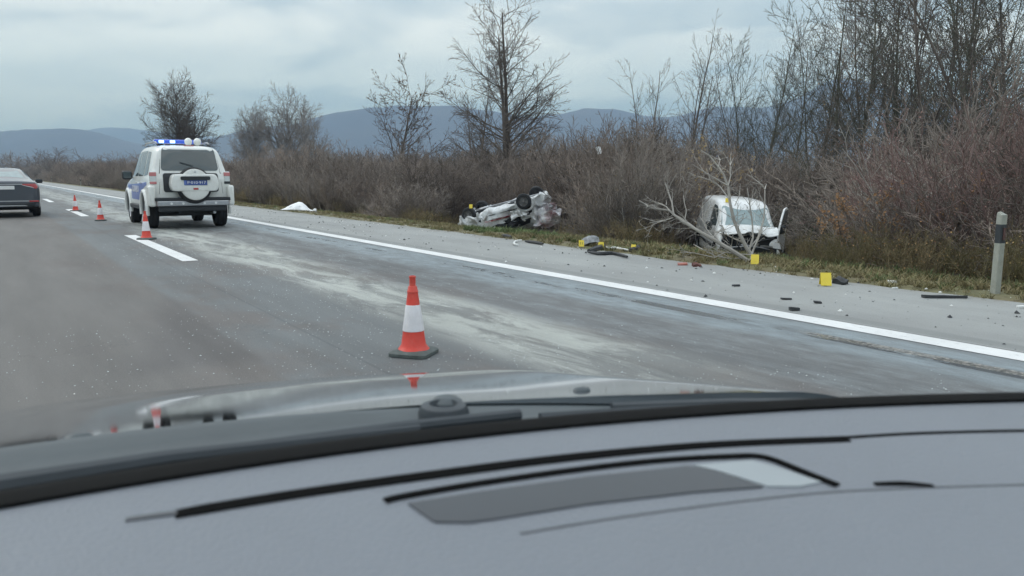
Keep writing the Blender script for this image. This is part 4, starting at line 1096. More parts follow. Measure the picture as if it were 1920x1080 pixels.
panel('door_opening', bv3, roundpoly([(2.02, .42), (2.90, .42), (2.92, 1.05), (2.55, 1.55), (2.05, 1.64)], .08), 'x', -1, M['dark_hole'], van, off=.012)
# pose the van: nose towards the viewer, rolled a little
to_cam = Vector((-vp.x, -vp.y, 0)).normalized(); side_ = Vector((RH.x, RH.y, 0))
beta = R(12.5)
perp = Vector((-to_cam.y, to_cam.x, 0)); perp = perp if perp.dot(RH) > 0 else -perp
Hd = (to_cam * math.cos(beta) + perp * math.sin(beta)).normalized()
Rt = Hd.cross(Vector((0, 0, 1)))
mw = Matrix((Rt, Hd, Vector((0, 0, 1)))).transposed()
mw = Matrix.Rotation(R(-3.2), 3, Hd) @ mw
mw = Matrix.Rotation(R(-2.0), 3, Rt) @ mw
org = Vector((vp.x, vp.y, terrain(vp.x, vp.y) + .02)) - (mw @ Vector((0, 2.0, 0)))
van.matrix_world = Matrix.Translation(org) @ mw.to_4x4()

# ---- overturned small car
wk = empty('overturned_car', (0, 0, 0), 0, label='wrecked white and red small car lying on its roof below the verge', cat='wrecked car')
WK = [(0.0, .34, .90, 1.10, .72, .70, .52), (.03, .28, .92, 1.24, .78, .75, .58), (.35, .22, .92, 1.36, .81, .78, .60), (1.2, .2, .90, 1.40, .81, .79, .60), (2.0, .2, .89, 1.38, .81, .79, .60), (2.5, .2, .88, 1.16, .81, .78, .60), (2.85, .2, .86, .96, .81, .77, .62), (3.4, .24, .76, .84, .80, .72, .58), (3.68, .3, .62, .70, .72, .62, .45)]
WW = [(s * .78, y, .29, .345, .34) for s in (-1, 1) for y in (.62, 2.98)]
def mangle(v):
    w = v.copy()
    if v.z > .85: w.z = .85 + (v.z - .85) * (.62 + .2 * math.sin(v.y * 2.3))
    w += Vector((noise.noise(v * 1.9), noise.noise(v * 1.7 + Vector((4, 0, 0))), noise.noise(v * 2.1 + Vector((0, 8, 0))))) * .17
    w += Vector((noise.noise(v * 6), 0, noise.noise(v * 5 + Vector((3, 3, 3))))) * .07
    if w.y < .5: w.y = .5 - (.5 - w.y) * .35
    if v.y < .5: w.x += .05 * math.sin(v.z * 8); w.z -= .10 * (0.5 - v.y)
    return w
wb_, bvw = body_from(WK, 'body', M['wreck_paint'], wk, WW, deform=mangle, floor_dark=False)
for s in (-1, 1):
    panel('smashed_door_opening', bvw, [(.55, .86), (1.0, .80), (1.5, .84), (2.1, .80), (2.45, .88), (2.25, 1.02), (1.9, 1.08), (1.5, 1.02), (1.2, 1.12), (.7, 1.06)], 'x', s, M['dark_hole'], wk, off=.015)
    panel('lower_door_gap', bvw, [(.95, .74), (1.3, .66), (1.7, .72), (1.75, .84), (1.4, .86), (1.0, .84)], 'x', s, M['dark_hole'], wk, off=.012)
    panel('red_stripe', bvw, roundpoly([(1.05, .56), (2.4, .54), (2.4, .61), (1.05, .63)], .02), 'x', s, M['red_paint'], wk, off=.014, label='dull red stripe along the side')
    panel('sill_crease', bvw, roundpoly([(.95, .37), (2.6, .36), (2.6, .385), (.95, .395)], .01), 'x', s, M['dark_hole'], wk, off=.01)
    for y in (.62, 2.98):
        w_ = wheel(wk, s * (.84 if y < 1 else .74), y + (.03 if s > 0 else -.04), .17, .30, .20, s, rim_mat=M['old_rim']); w_.rotation_euler = (0, R(6 * s), R(9 if y > 1 else -5))
    for y0 in (.62, 2.98):
        MB().tube([(s * .85, y0 + .36 * math.cos(R(a)), .20 + .34 * math.sin(R(a))) for a in range(-15, 196, 12)], .05, 7).build('arch_lip', M['wreck_paint'], wk, smooth=True)
V, Fc = chunk((.05, .18, .95), (1.25, .5, .6), 31, .14, 6); MB().add(V, Fc).build('crushed_rear', M['wreck_mix'], wk, label='crushed rear end in red and white')
V, Fc = chunk((.45, -.12, 1.12), (.6, .6, .34), 37, .14, 5); MB().add(V, Fc).build('torn_panel', M['wreck_mix'], wk)
V, Fc = chunk((.70, .10, 1.02), (.26, .6, .36), 44, .12, 5); MB().add(V, Fc).build('torn_panel', M['wreck_mix'], wk)
for k_, (c_, d_, mt_, am) in enumerate([((.86, 1.0, .60), (.10, .55, .34), M['wreck_paint'], .10), ((.88, 2.55, .52), (.12, .5, .36), M['wreck_paint'], .10), ((.80, 3.05, .48), (.22, .55, .34), M['wreck_paint'], .12), ((.84, 1.55, .98), (.16, .7, .22), M['dark_hole'], .10), ((.82, 2.3, .92), (.18, .5, .24), M['wreck_mix'], .12), ((-.86, 1.0, .60), (.10, .55, .34), M['wreck_paint'], .10), ((-.88, 2.55, .52), (.12, .5, .36), M['wreck_paint'], .10), ((-.80, 3.05, .48), (.22, .55, .34), M['wreck_paint'], .12), ((-.84, 1.55, .98), (.16, .7, .22), M['dark_hole'], .10), ((-.82, 2.3, .92), (.18, .5, .24), M['wreck_mix'], .12), ((.2, .1, .30), (.9, .35, .25), M['wreck_paint'], .12)]):
    V, Fc = chunk(c_, d_, 80 + k_ * 3, am, 5); MB().add(V, Fc).build('torn_panel', mt_, wk)
V, Fc = chunk((-.1, 3.62, .55), (1.2, .25, .4), 35, .12, 5); MB().add(V, Fc).build('crushed_nose', M['wreck_paint'], wk)
V, Fc = chunk((0, 1.7, .215), (.7, 2.7, .12), 39, .05, 6); MB().add(V, Fc).build('underbody', M['black_plastic'], wk)
MB().tube([(-.2, .3, .15), (-.2, 1.6, .14), (-.1, 2.7, .14)], .03, 8).build('exhaust_pipe', M['steel'], wk, smooth=True)
# pose: upside down, nose left and low
wp, _ = tree_at(944, 31.0)
Fd = (RH * -.90 + FH * .30 + Vector((0, 0, -.24))).normalized()      # towards its nose
Up0 = Vector((0, 0, -1.0)) - FH * -.15                                # underside turned slightly to the viewer
Rt = Fd.cross(Up0).normalized(); Up = Rt.cross(Fd).normalized()
mw = Matrix((Rt, Fd, Up)).transposed()
org = Vector((wp.x, wp.y, terrain(wp.x, wp.y) + 1.24)) - mw @ Vector((0, 1.8, .30)) 
wk.matrix_world = Matrix.Translation(org) @ mw.to_4x4()
# ------------------------------------------------------------------ the car the photograph is taken from: bonnet, cowl, wiper, windscreen, dashboard
own = empty('car', (0, 0, 0), 0, label='grey car the view is taken from, with its glossy bonnet, wiper cowl and pale dashboard', cat='car')
XC = -.10
def base_y(x): return .575 - .33 * (x - XC) ** 2
def hood_rear(x): return base_y(x) + .175 + .03 * max(0, x)
def hood_z(x, y):
    z = 1.024 - .165 * (y - .74) - (.150 * (y - 1.0) ** 2 if y > 1.0 else 0) - .080 * (x - XC) ** 2
    z += .06 * max(0, x - .5) ** 2
    q = abs(x - XC) - .84
    if q > 0: z -= 2.2 * q * q
    return z
def dash_z(x, y):
    s = base_y(x) - y
    return 1.045 - .03 * s - .10 * s * s
def hit(px, py, fn, t0=.1, t1=6):
    d = ray(px, py); t = t0; last = t0
    while t < t1:
        p = CAMP + d * t
        if p.z < fn(p.x, p.y):
            lo, hi = last, t
            for _ in range(30):
                m_ = (lo + hi) / 2; p = CAMP + d * m_
                if p.z < fn(p.x, p.y): hi = m_
                else: lo = m_
            return p
        last = t; t += .004
    return CAMP + d * t1
M['hood'] = mat('glossy_grey_bonnet_paint', (.50, .53, .56), .045, metal=1.0, var=.02, scale=2)
M['cowl'] = mat('cowl_plastic', (.055, .068, .075), .42, var=.12, scale=8, bump=.05)
M['wiper'] = mat('wiper_rubber_and_steel', (.03, .038, .046), .45, var=.1)
M['seal'] = mat('black_screen_border', (.006, .006, .006), .8, spec=.1)
M['dash'] = mat('dashboard_plastic', (.185, .20, .225), .42, var=.035, scale=5, bump=.25, bump_scale=320, spec=.45)
M['slot'] = mat('dark_vent_slot', (.006, .006, .006), .95, spec=.05)
M['dash_dark'] = mat('dark_tinted_insert', (.045, .05, .058), .38, var=.03)
M['dash_light'] = mat('pale_insert', (.30, .33, .345), .45, var=.03)
def solid_grid(name, xs, rows, mt, parent, th=.012, **k):
    """rows: list of functions x->(y,z)"""
    V = [(x, *r_(x)) for r_ in rows for x in xs]; n = len(xs)
    V += [(a, b, c - th) for a, b, c in V]; k_ = n * len(rows); Fc = []
    for j in range(len(rows) - 1):
        for i in range(n - 1):
            a = j * n + i; Fc.append((a, a + 1, a + n + 1, a + n)); Fc.append((k_ + a, k_ + a + n, k_ + a + n + 1, k_ + a + 1))
    for i in range(n - 1):
        Fc.append((i + 1, i, k_ + i, k_ + i + 1)); a = (len(rows) - 1) * n + i; Fc.append((a, a + 1, k_ + a + 1, k_ + a))
    for j in range(len(rows) - 1):
        a = j * n; Fc.append((a, a + n, k_ + a + n, k_ + a)); a = j * n + n - 1; Fc.append((a + n, a, k_ + a, k_ + a + n))
    return MB().add(V, Fc).build(name, mt, parent, smooth=True, **k)
XS = list(np.linspace(-1.0, .92, 97))
hy = [0, .01, .03] + list(np.linspace(.06, 1.1, 60)) + [1.16, 1.2, 1.22]
def hrow(s):
    def f(x):
        y = hood_rear(x) + s * (1 - .12 * ((x - XC) / .9) ** 2)
        z = hood_z(x, y) - (((s - 1.1) / .12) ** 1 * .25 if s > 1.1 else 0)
        return (y, z)
    return f
solid_grid('bonnet', XS, [hrow(s) for s in hy], M['hood'], own)
# dashboard top
dy = list(np.linspace(-.012, .95, 60))
solid_grid('dashboard', list(np.linspace(-.98, .86, 80)), [(lambda s: (lambda x: (base_y(x) - s, dash_z(x, base_y(x) - s))))(s) for s in dy], M['dash'], own, th=.05)
# black border of the windscreen foot
solid_grid('windscreen_border', list(np.linspace(-1.0, .9, 80)), [lambda x: (base_y(x) - .018, dash_z(x, base_y(x) - .018) + .003), lambda x: (base_y(x) - .004, 1.049), lambda x: (base_y(x) + .010, 1.047), lambda x: (base_y(x) + .030, 1.040), lambda x: (base_y(x) + .034, 1.02)], M['seal'], own, th=.006)
# cowl between windscreen and bonnet
def crow(k):
    def f(x):
        a, b = base_y(x) + .034, hood_rear(x) - .004
        y = a + (b - a) * k
        return (y, 1.034 - .014 * math.sin(math.pi * min(1, k * 1.1)) ** .7 - .07 * (x - XC) ** 2 * k - .006 * k)
    return f
cw = solid_grid('cowl_panel', list(np.linspace(-1.0, .9, 80)), [crow(k) for k in (0, .08, .2, .35, .5, .65, .8, .9, 1.0)], M['cowl'], own, th=.01)
cz = lambda x, k: Vector((x, *crow(k)(x)))
# windscreen pane
gm, t, p_, out = new_mat('clear_windscreen'); t.nodes.remove(p_)
tb = N(t, 'ShaderNodeBsdfTransparent', inp={'Color': (.955, .965, .965, 1)}); t.links.new(tb.outputs[0], out.inputs['Surface'])
solid_grid('windscreen', list(np.linspace(-.98, .88, 30)), [(lambda k: (lambda x: (base_y(x) + .005 - .95 * k, 1.054 + .50 * k - .06 * k * k)))(k) for k in np.linspace(0, 1, 10)], gm, own, th=.005)
# wiper arms, blades, pivots
def wiper(pts, r0, nm):
    pass
pv_ = hit(832, 764, lambda x, y: 1.022)
wa = MB()
arm_pts = [cz(x, k) + Vector((0, 0, .008)) for x, k in ((.42, .62), (.30, .48), (.10, .36), (-.10, .28), (-.35, .24), (-.62, .22))]
wp_ = MB().tube(arm_pts, [.006, .006, .005, .005, .004, .004], 8).build('wiper_arm', M['wiper'], own, smooth=True)
bl_pts = [cz(x, k) + Vector((0, 0, .010)) for x, k in ((.30, .26), (.1, .26), (-.1, .30), (-.35, .34), (-.6, .38), (-.9, .4))]
MB().tube(bl_pts, [.004, .007, .010, .012, .012, .011], 8).build('wiper_blade', M['wiper'], wp_, smooth=True)
cpv = cz(.352, .70); cpv.z += .012
pvt = MB().lathe([(.025, -.02), (.025, .0), (.022, .006), (.014, .008), (.012, .003), (.004, .003)], 24, 'z', tuple(cpv)).build('wiper_pivot', M['wiper'], wp_, smooth=True)
c2_ = cz(.365, .84); MB().lathe([(.016, -.01), (.016, .010), (.010, .014), (.002, .014)], 20, 'z', (c2_.x, c2_.y, c2_.z + .004)).build('pivot_cap', M['cowl'], wp_, smooth=True)
arm2 = [cz(x, k) + Vector((0, 0, .016)) for x, k in ((.86, .55), (.75, .42), (.6, .34), (.48, .30))]
w2 = MB().tube(arm2, [.007, .007, .006, .005], 8).build('wiper_arm', M['wiper'], own, smooth=True)
MB().tube([cz(x, k) + Vector((0, 0, .008)) for x, k in ((.85, .22), (.7, .17), (.5, .16), (.40, .16))], .007, 6).build('wiper_blade', M['wiper'], w2, smooth=True)
# washer nozzles on the bonnet
for (px, py) in ((1090, 733), (146, 822)):
    q = hit(px, py, hood_z, .3)
    mb = MB(); mb.lathe([(.017, -.004), (.0165, .003), (.013, .008), (.006, .0105), (.001, .011)], 18, 'z')
    o = mb.build('washer_nozzle', M['cowl'], own, smooth=True); o.location = q; o.scale = (.72, .5, .42)
# defrost slot, head-up display frame and insert, small slot: laid on the dashboard by their own outlines
def on_dash(px, py, lift=0.0):
    q = hit(px, py, dash_z, .15); q.z += lift; return q
def densify(pts, n=6):
    o_ = []
    for a, b in zip(pts[:-1], pts[1:]):
        for k in range(n): o_.append((a[0] + (b[0] - a[0]) * k / n, a[1] + (b[1] - a[1]) * k / n))
    return o_ + [pts[-1]]
def smooth_pts(pts, n=8):
    o_ = []
    P_ = [pts[0]] + list(pts) + [pts[-1]]
    for i in range(1, len(P_) - 2):
        for k in range(n):
            t_ = k / n; a, b, c, d = P_[i - 1], P_[i], P_[i + 1], P_[i + 2]
            o_.append(tuple(.5 * ((2 * b[j]) + (-a[j] + c[j]) * t_ + (2 * a[j] - 5 * b[j] + 4 * c[j] - d[j]) * t_ ** 2 + (-a[j] + 3 * b[j] - 3 * c[j] + d[j]) * t_ ** 3) for j in range(2)))
    return o_ + [pts[-1]]
def dash_line(name, pts, w, mt, parent, lift=.001, sm=True):
    """a low bead or slot following the dashboard, w = full widths in metres"""
    q = [on_dash(a, b) for a, b in (smooth_pts(pts) if sm else densify(pts))]
    n = len(q); w = [w] * n if isinstance(w, float) else list(np.interp(np.linspace(0, 1, n), np.linspace(0, 1, len(w)), w))
    V, Fc = [], []
    for i in range(n):
        d = (q[min(i + 1, n - 1)] - q[max(i - 1, 0)]); d.z = 0; d.normalize(); s_ = Vector((-d.y, d.x, 0)) * w[i] / 2
        for v in (q[i] - s_, q[i] - s_, q[i] + s_, q[i] + s_): V.append(v.copy())
        zt = lambda v: dash_z(v.x, v.y)
        V[-4].z = zt(V[-4]) - .006; V[-3].z = zt(V[-3]) + lift; V[-2].z = zt(V[-2]) + lift; V[-1].z = zt(V[-1]) - .006
    for i in range(n - 1):
        a = i * 4
        for k in range(3): Fc.append((a + k, a + k + 1, a + k + 5, a + k + 4))
    Fc += [(0, 1, 2, 3), ((n - 1) * 4 + 3, (n - 1) * 4 + 2, (n - 1) * 4 + 1, (n - 1) * 4)]
    return MB().add(V, Fc).build(name, mt, parent)
dash_line('slot_tail', [(236, 976), (285, 969), (332, 963)], [.004, .005, .005], M['dash_dark'], own)
dash_line('defrost_slot', [(328, 966), (400, 953), (560, 927), (800, 893), (1050, 861), (1320, 836), (1590, 824)], [.0105, .0125, .0125, .0125, .0125, .012, .011, .010], M['slot'], own)
dash_line('dashboard_seam', [(1585, 821), (1700, 814), (1820, 810), (1925, 808)], .0045, M['slot'], own, lift=.0006)
dash_line('display_frame', [(722, 941), (760, 932), (900, 908), (1100, 880), (1250, 864), (1380, 857), (1418, 857), (1450, 864), (1510, 888), (1570, 912)], .0065, M['slot'], own, lift=.0015)
dash_line('small_slot', [(1640, 909), (1695, 908), (1750, 912)], [.004, .006, .003], M['slot'], own)
def dash_poly(name, outline, mt, parent, lift=.0012, k=.0):
    pts = [on_dash(a, b) for a, b in outline]
    c_ = sum(pts, Vector()) / len(pts); n = len(pts); V, Fc = [Vector((c_.x, c_.y, dash_z(c_.x, c_.y) + lift))], []
    for s_ in (.33, .66, 1.0):
        for p_ in pts:
            v = c_.lerp(p_, s_); V.append(Vector((v.x, v.y, dash_z(v.x, v.y) + lift)))
    for p_ in pts: V.append(Vector((p_.x, p_.y, dash_z(p_.x, p_.y) - .006)))
    for i in range(n):
        j = (i + 1) % n; Fc.append((0, 1 + i, 1 + j))
        for r_ in range(3): Fc.append((1 + r_ * n + i, 1 + (r_ + 1) * n + i, 1 + (r_ + 1) * n + j, 1 + r_ * n + j))
    return MB().add(V, Fc).build(name, mt, parent)
dash_poly('dark_insert', densify([(765, 946), (900, 924), (1100, 896), (1290, 876), (1340, 884), (1430, 915), (1300, 925), (1100, 948), (930, 975), (880, 982), (815, 981), (765, 946)], 4)[:-1], M['dash_dark'], own)
dash_poly('pale_insert', densify([(1300, 874), (1410, 866), (1450, 876), (1540, 906), (1500, 914), (1440, 914), (1350, 886), (1300, 874)], 4)[:-1], M['dash_light'], own)
dash_line('ridge_shade_strip', [(975, 1001), (1200, 965), (1500, 928), (1700, 916), (1925, 909)], .0022, M['dash_dark'], own, lift=.0003)  # flat dark strip painting the shade along a dashboard ridge that is not modelled
# side panel and scuttle end beyond the bonnet edge
# ------------------------------------------------------------------ cones
def make_cone(loc, rz, label, tilt=0):
    e = empty('traffic_cone', loc, rz, label=label, cat='traffic cone', group='traffic cones along the centre line')
    bs = MB().add(*(lambda O: ([Vector((a * s, b * s, z)) for s, z in ((1, .0), (1.0, .022), (.86, .036), (.60, .040)) for a, b in O], [(r_ * len(O) + i, r_ * len(O) + (i + 1) % len(O), (r_ + 1) * len(O) + (i + 1) % len(O), (r_ + 1) * len(O) + i) for r_ in range(3) for i in range(len(O))] + [tuple(range(len(O)))[::-1], tuple(3 * len(O) + i for i in range(len(O)))]))(roundpoly([(-.148, -.148), (.148, -.148), (.148, .148), (-.148, .148)], .06, 4))).build('base', M['cone_base'], e, smooth=True)
    r = lambda z: .092 - (.092 - .030) * (z - .04) / .46
    MB().lathe([(.115, .036), (.104, .05), (r(.07), .072), (r(.17), .172), (r(.17) - .01, .175)], 28).build('lower_body', M['cone_red'], e, smooth=True)
    MB().lathe([(r(.17) + .0005, .170), (r(.17) + .003, .174), (r(.355) + .003, .352), (r(.355), .358)], 28).build('white_sleeve', M['cone_white'], e, smooth=True)
    up = MB().lathe([(r(.35), .354), (r(.36), .357), (r(.445), .445), (r(.445) + .003, .448), (r(.455) + .003, .458), (r(.46), .462), (r(.49), .487), (r(.49) - .004, .492)], 28).build('upper_body', M['cone_red'], e, smooth=True)
    MB().lathe([(.024, .488), (.0225, .492), (.022, .545), (.0245, .552), (.024, .562), (.019, .564), (.017, .55), (.005, .548)], 24).build('grip', M['cone_red'], up, smooth=True)
    return e
for px, py, lb in [(776, 664, 'large traffic cone standing nearest, with clean white sleeve and flat grey foot'), (275, 449, 'traffic cone on the centre dash just behind the police car wheel'), (189, 414, 'traffic cone standing off the dashes between its two neighbours'), (142, 396, 'farthest traffic cone, on the dash next to the grey saloon')]:
    p = G(px, py); e = make_cone((p.x, p.y, .004), random.uniform(0, 1.5), lb); e.scale = (.98, .98, .98)
# ------------------------------------------------------------------ reflector posts
def post(x, y, label):
    z = terrain(x, y) - .05
    e = empty('reflector_post', (x, y, z), R(-8), label=label, cat='reflector post', group='reflector posts along the verge')
    O = roundpoly([(-.047, -.035), (.047, -.035), (.028, .045), (-.028, .045)], .016, 3); n = len(O)
    def body(z0, z1, mt, nm, cap=False, sc=1.0):
        Z = [z0, z1]; mb = MB(); V = [Vector((a * sc, b * sc, z_)) for z_ in Z for a, b in O]
        if cap:
            for z_, s_ in ((z1 + .015, .9), (z1 + .022, .5)): V += [Vector((a * s_, b * s_ , z_ + (.012 if b > 0 else -.01))) for a, b in O]
        r_ = len(V) // n
        mb.add(V, [(k * n + i, k * n + (i + 1) % n, (k + 1) * n + (i + 1) % n, (k + 1) * n + i) for k in range(r_ - 1) for i in range(n)] + [tuple(range(n))[::-1], tuple((r_ - 1) * n + i for i in range(n))])
        return mb.build(nm, mt, e)
    body(0, .60, M['post_white'], 'shaft'); bnd = body(.60, .80, M['post_black'], 'black_band', sc=1.01); body(.80, .90, M['post_white'], 'cap', True)
    MB().box((0, -.041, .70), (.036, .008, .13)).build('reflector', M['reflector'], bnd)
post(8.93, 3.95, 'weathered white reflector post with a black band, closest to the viewer at the verge')
post(8.95, 104, 'small reflector post standing left of the police car in front of the far hedge')
post(8.95, 154, 'tiny reflector post, second one beyond the police car')
post(8.95, 204, 'tiny reflector post, last visible one beside the grey saloon roof')
# ------------------------------------------------------------------ evidence markers
def marker(p, rz, label, num=None, s=1.0, on=None):
    e = empty('evidence_marker', p, rz, label=label, cat='evidence marker', group='yellow evidence markers')
    w, h, a = .115 * s, .15 * s, R(20)
    for sg_ in (1, -1):
        pl_ = MB().box((0, -sg_ * math.sin(a) * h / 2, math.cos(a) * h / 2), (w, .004, h), Matrix.Rotation(-sg_ * a, 3, 'X')).build('number_board', M['yellow'], e)
        if num and sg_ == 1: text_mesh('number', num, .085 * s, M['black_print'], pl_, (0, -math.sin(a) * h / 2 - .004, math.cos(a) * h / 2), (R(90) - a, 0, 0), .0006)
    return e
def face(p): return math.atan2(-p.x, p.y) * 1.0 + 0.0
MK = [(1547, 536, 'yellow evidence marker beside a lump of dark plastic at the shoulder edge, nearest the viewer', None, 1.0, .25), (1415, 496, 'yellow evidence marker at the foot of the fallen branches', None, .95, 0.0), (1090, 463, 'yellow evidence marker left of a grey metal scrap on the grass', '11', .78, .1), (1127, 467, 'yellow evidence marker behind the dark bumper strip', '10', .78, -.15), (1188, 471, 'yellow evidence marker propped on a curved black bumper end', None, .72, -.5)]
for px, py, lb, nm, s_, ro in MK:
    p = G(px, py, .01); marker(p, face(p) + ro, lb, nm, s_)
# markers on the wrecks: dropped onto the surface below the point
def drop(px, py, depth):
    dg = bpy.context.evaluated_depsgraph_get(); dg.update(); d = ray(px, py)
    ok, loc, nrm, _, ob, _ = scene.ray_cast(dg, CAMP + d * (depth - 6), d)
    q = loc if ok else P(px, py, depth); 
    ok2, l2, *_ = scene.ray_cast(dg, q + Vector((0, 0, .6)) + d * .12, Vector((0, 0, -1)))
    return l2 if ok2 else q
bpy.context.view_layer.update()
p = drop(1363, 384, 22); marker(p, face(p), 'yellow evidence marker on the front edge of the van roof', None, .8)
p = drop(883, 406, 31); marker(p, face(p), 'yellow evidence marker on the raised nose of the overturned car', None, 1.1)

# ------------------------------------------------------------------ white sheet on the shoulder edge
def sheet_cloth(p):
    nu, nv = 56, 34; V, Fc = [], []
    U = Vector((RH.x, RH.y, 0)); W = Vector((FH.x, FH.y, 0))
    for j in range(nv + 1):
        for i in range(nu + 1):
            u = (i / nu - .5) * 1.22; v_ = (j / nv - .5) * .8
            a = .5 * (1 - ((u + .06) / .56) ** 2) if abs(u + .06) < .56 else 0
            prof = np.interp(u, [-.60, -.5, -.36, -.2, -.05, .08, .2, .32, .42, .48, .53, .58, .62], [.0, .07, .14, .24, .30, .28, .20, .09, .035, .05, .105, .09, .05])
            wv = math.cos(min(1, abs(v_) / (.40 if u < .42 else .14)) * math.pi / 2) ** .75
            if u > .42 and abs(v_) > .14: v_ *= .5; wv = 0
            edge = 1 - .10 * math.sin(u * 19) * (abs(v_) > .3)
            q = p + U * u + W * (v_ * edge * (1 if u < .4 else .45))
            z = prof * max(0, wv) + .012 * noise.noise(Vector((u * 9, v_ * 9, 1))) * (prof > .03) + .014
            z += .012 * math.sin(u * 13 + v_ * 6) * wv * (prof > .05)
            q.z = max(terrain(q.x, q.y), 0 if q.x < 8.45 else -9) + max(.006, z)
            V.append(q)
    for j in range(nv):
        for i in range(nu): a = j * (nu + 1) + i; Fc.append((a, a + 1, a + nu + 2, a + nu + 1))
    V = [v - p for v in V]
    o = link('white_sheet', mesh('white_sheet', V, Fc), M['cloth'], smooth=True); o.location = p
    s_ = o.modifiers.new('solid', 'SOLIDIFY'); s_.thickness = .006; s_.offset = 1
    return tag(o, label='white cloth sheet lying in a low mound on the shoulder edge', cat='sheet')
sheet_cloth(G(562, 395))

# ------------------------------------------------------------------ broken branches in front of the van
def path3(pts, d0, d1):
    n = len(pts); return [P(a, b, d0 + (d1 - d0) * i / max(1, n - 1)) for i, (a, b) in enumerate(pts)]
ft = empty('fallen_branch', G(1408, 493), 0, label='broken pale tree limb lying against the crushed front of the van, forked towards the left', cat='branch', group='broken limbs in front of the van')
base0 = Vector(ft.location)
def limb(parent, nm, pts, d0, d1, r0, r1, b0):
    q = path3(pts, d0, d1); q = [v - b0 for v in q]
    return MB().tube(q, list(np.linspace(r0, r1, len(q))), 7).build(nm, M['bark_fallen'], parent, smooth=True)
g0 = (base0 - CAMP).dot(FH)
limb(ft, 'trunk', [(1404, 490), (1370, 468), (1340, 450), (1310, 433), (1280, 415), (1263, 402), (1256, 395), (1222, 390), (1198, 376)], g0, g0 + .8, .034, .010, base0)
for pts, r0 in [([(1263, 402), (1260, 380), (1253, 360), (1247, 343)], .028), ([(1256, 396), (1250, 388), (1240, 382), (1234, 380)], .02), ([(1310, 433), (1290, 418), (1275, 408), (1262, 401)], .03), ([(1340, 449), (1325, 430), (1318, 415), (1311, 405)], .018), ([(1262, 408), (1245, 414), (1230, 416), (1218, 418)], .02), ([(1284, 412), (1287, 395), (1283, 380), (1281, 366)], .016), ([(1232, 391), (1221, 384), (1206, 390)], .012), ([(1250, 384), (1249, 376)], .01), ([(1215, 387), (1207, 380)], .01), ([(1350, 456), (1340, 436), (1332, 428)], .014), ([(1330, 446), (1322, 440), (1300, 427), (1280, 419)], .02)]:
    limb(ft, 'branch', pts, g0 + .5, g0 + .8, r0 * .58, r0 * .25, base0)
f2 = empty('fallen_branch', G(1413, 489), 0, label='upright broken limb crossing the van windscreen and rising above the roof', cat='branch', group='broken limbs in front of the van'); base1 = Vector(f2.location); g1 = (base1 - CAMP).dot(FH)
limb(f2, 'trunk', [(1414, 486), (1398, 462), (1385, 435), (1375, 410), (1369, 382), (1365, 350), (1357, 328), (1347, 313), (1330, 292), (1314, 282)], g1, g1 + .5, .034, .008, base1)
for pts, r0 in [([(1364, 348), (1340, 334), (1320, 322), (1298, 308)], .022), ([(1366, 372), (1350, 350), (1332, 338), (1318, 333)], .02), ([(1365, 349), (1370, 330), (1369, 310), (1369, 297)], .018), ([(1369, 310), (1375, 296)], .01), ([(1347, 313), (1350, 300), (1346, 291)], .012), ([(1405, 468), (1412, 445), (1410, 410), (1406, 385), (1401, 352)], .03), ([(1404, 466), (1420, 448), (1426, 430), (1431, 412)], .026), ([(1394, 455), (1378, 448), (1362, 440), (1345, 436)], .026), ([(1362, 440), (1358, 430), (1352, 418)], .015), ([(1374, 442), (1372, 458), (1366, 470)], .014), ([(1330, 318), (1334, 308)], .008), ([(1334, 448), (1350, 432), (1356, 425)], .02), ([(1378, 385), (1386, 368), (1388, 344)], .014)]:
    limb(f2, 'branch', pts, g1 + .1, g1 + .4, r0 * .58, r0 * .24, base1)
f3 = empty('fallen_branch', G(1395, 492), 0, label='thin broken limb rising right of the upright one, forked above the van roof', cat='branch', group='broken limbs in front of the van'); b2_ = Vector(f3.location); g2 = (b2_ - CAMP).dot(FH)
limb(f3, 'trunk', [(1407, 488), (1412, 470), (1425, 440), (1432, 410), (1434, 385), (1434, 355), (1428, 346), (1412, 334), (1401, 327)], g2, g2 + .9, .016, .005, b2_)
for pts in [[(1434, 355), (1437, 345)], [(1428, 346), (1435, 352)], [(1410, 478), (1380, 476), (1350, 472), (1318, 468)], [(1400, 484), (1370, 485), (1340, 480), (1316, 466)], [(1318, 468), (1300, 458)], [(1360, 473), (1340, 483), (1300, 474), (1276, 473)]]:
    limb(f3, 'branch', pts, g2, g2 + .3, .010, .004, b2_)
TW = dict(max=3, nseg=[4, 3, 2], kids=[5, 3, 0], ang=[38, 36, 30], len=[.5, .5, .5], rad=[.6, .6, .6], wig=[.14, .2, .2], up=[.02, .02, .02], ref=[.5, .25, 1], start=[.2, .2, 0], rmin=.0024)
rgt = random.Random(31)
for e_ in (ft, f2, f3):
    sg = []
    for ch in list(e_.children):
        vs_ = ch.data.vertices; nr_ = len(vs_) // 7
        for k in range(1, nr_ - 1):
            for _ in range(2):
                if rgt.random() < .8:
                    c_ = sum((vs_[k * 7 + j].co for j in range(7)), Vector()) / 7; nx_ = sum((vs_[(k + 1) * 7 + j].co for j in range(7)), Vector()) / 7
                    d_ = (nx_ - c_).normalized() + Vector((rgt.gauss(0, .55), rgt.gauss(0, .55), rgt.gauss(.1, .5)))
                    branch(rgt, sg, c_, d_.normalized(), rgt.uniform(.18, .5), .0055, 0, TW)
    tag(link('side_twigs', seg_mesh('side_twigs', sg, lambda l: 4, M['bark_fallen']), None, e_), kind='stuff')
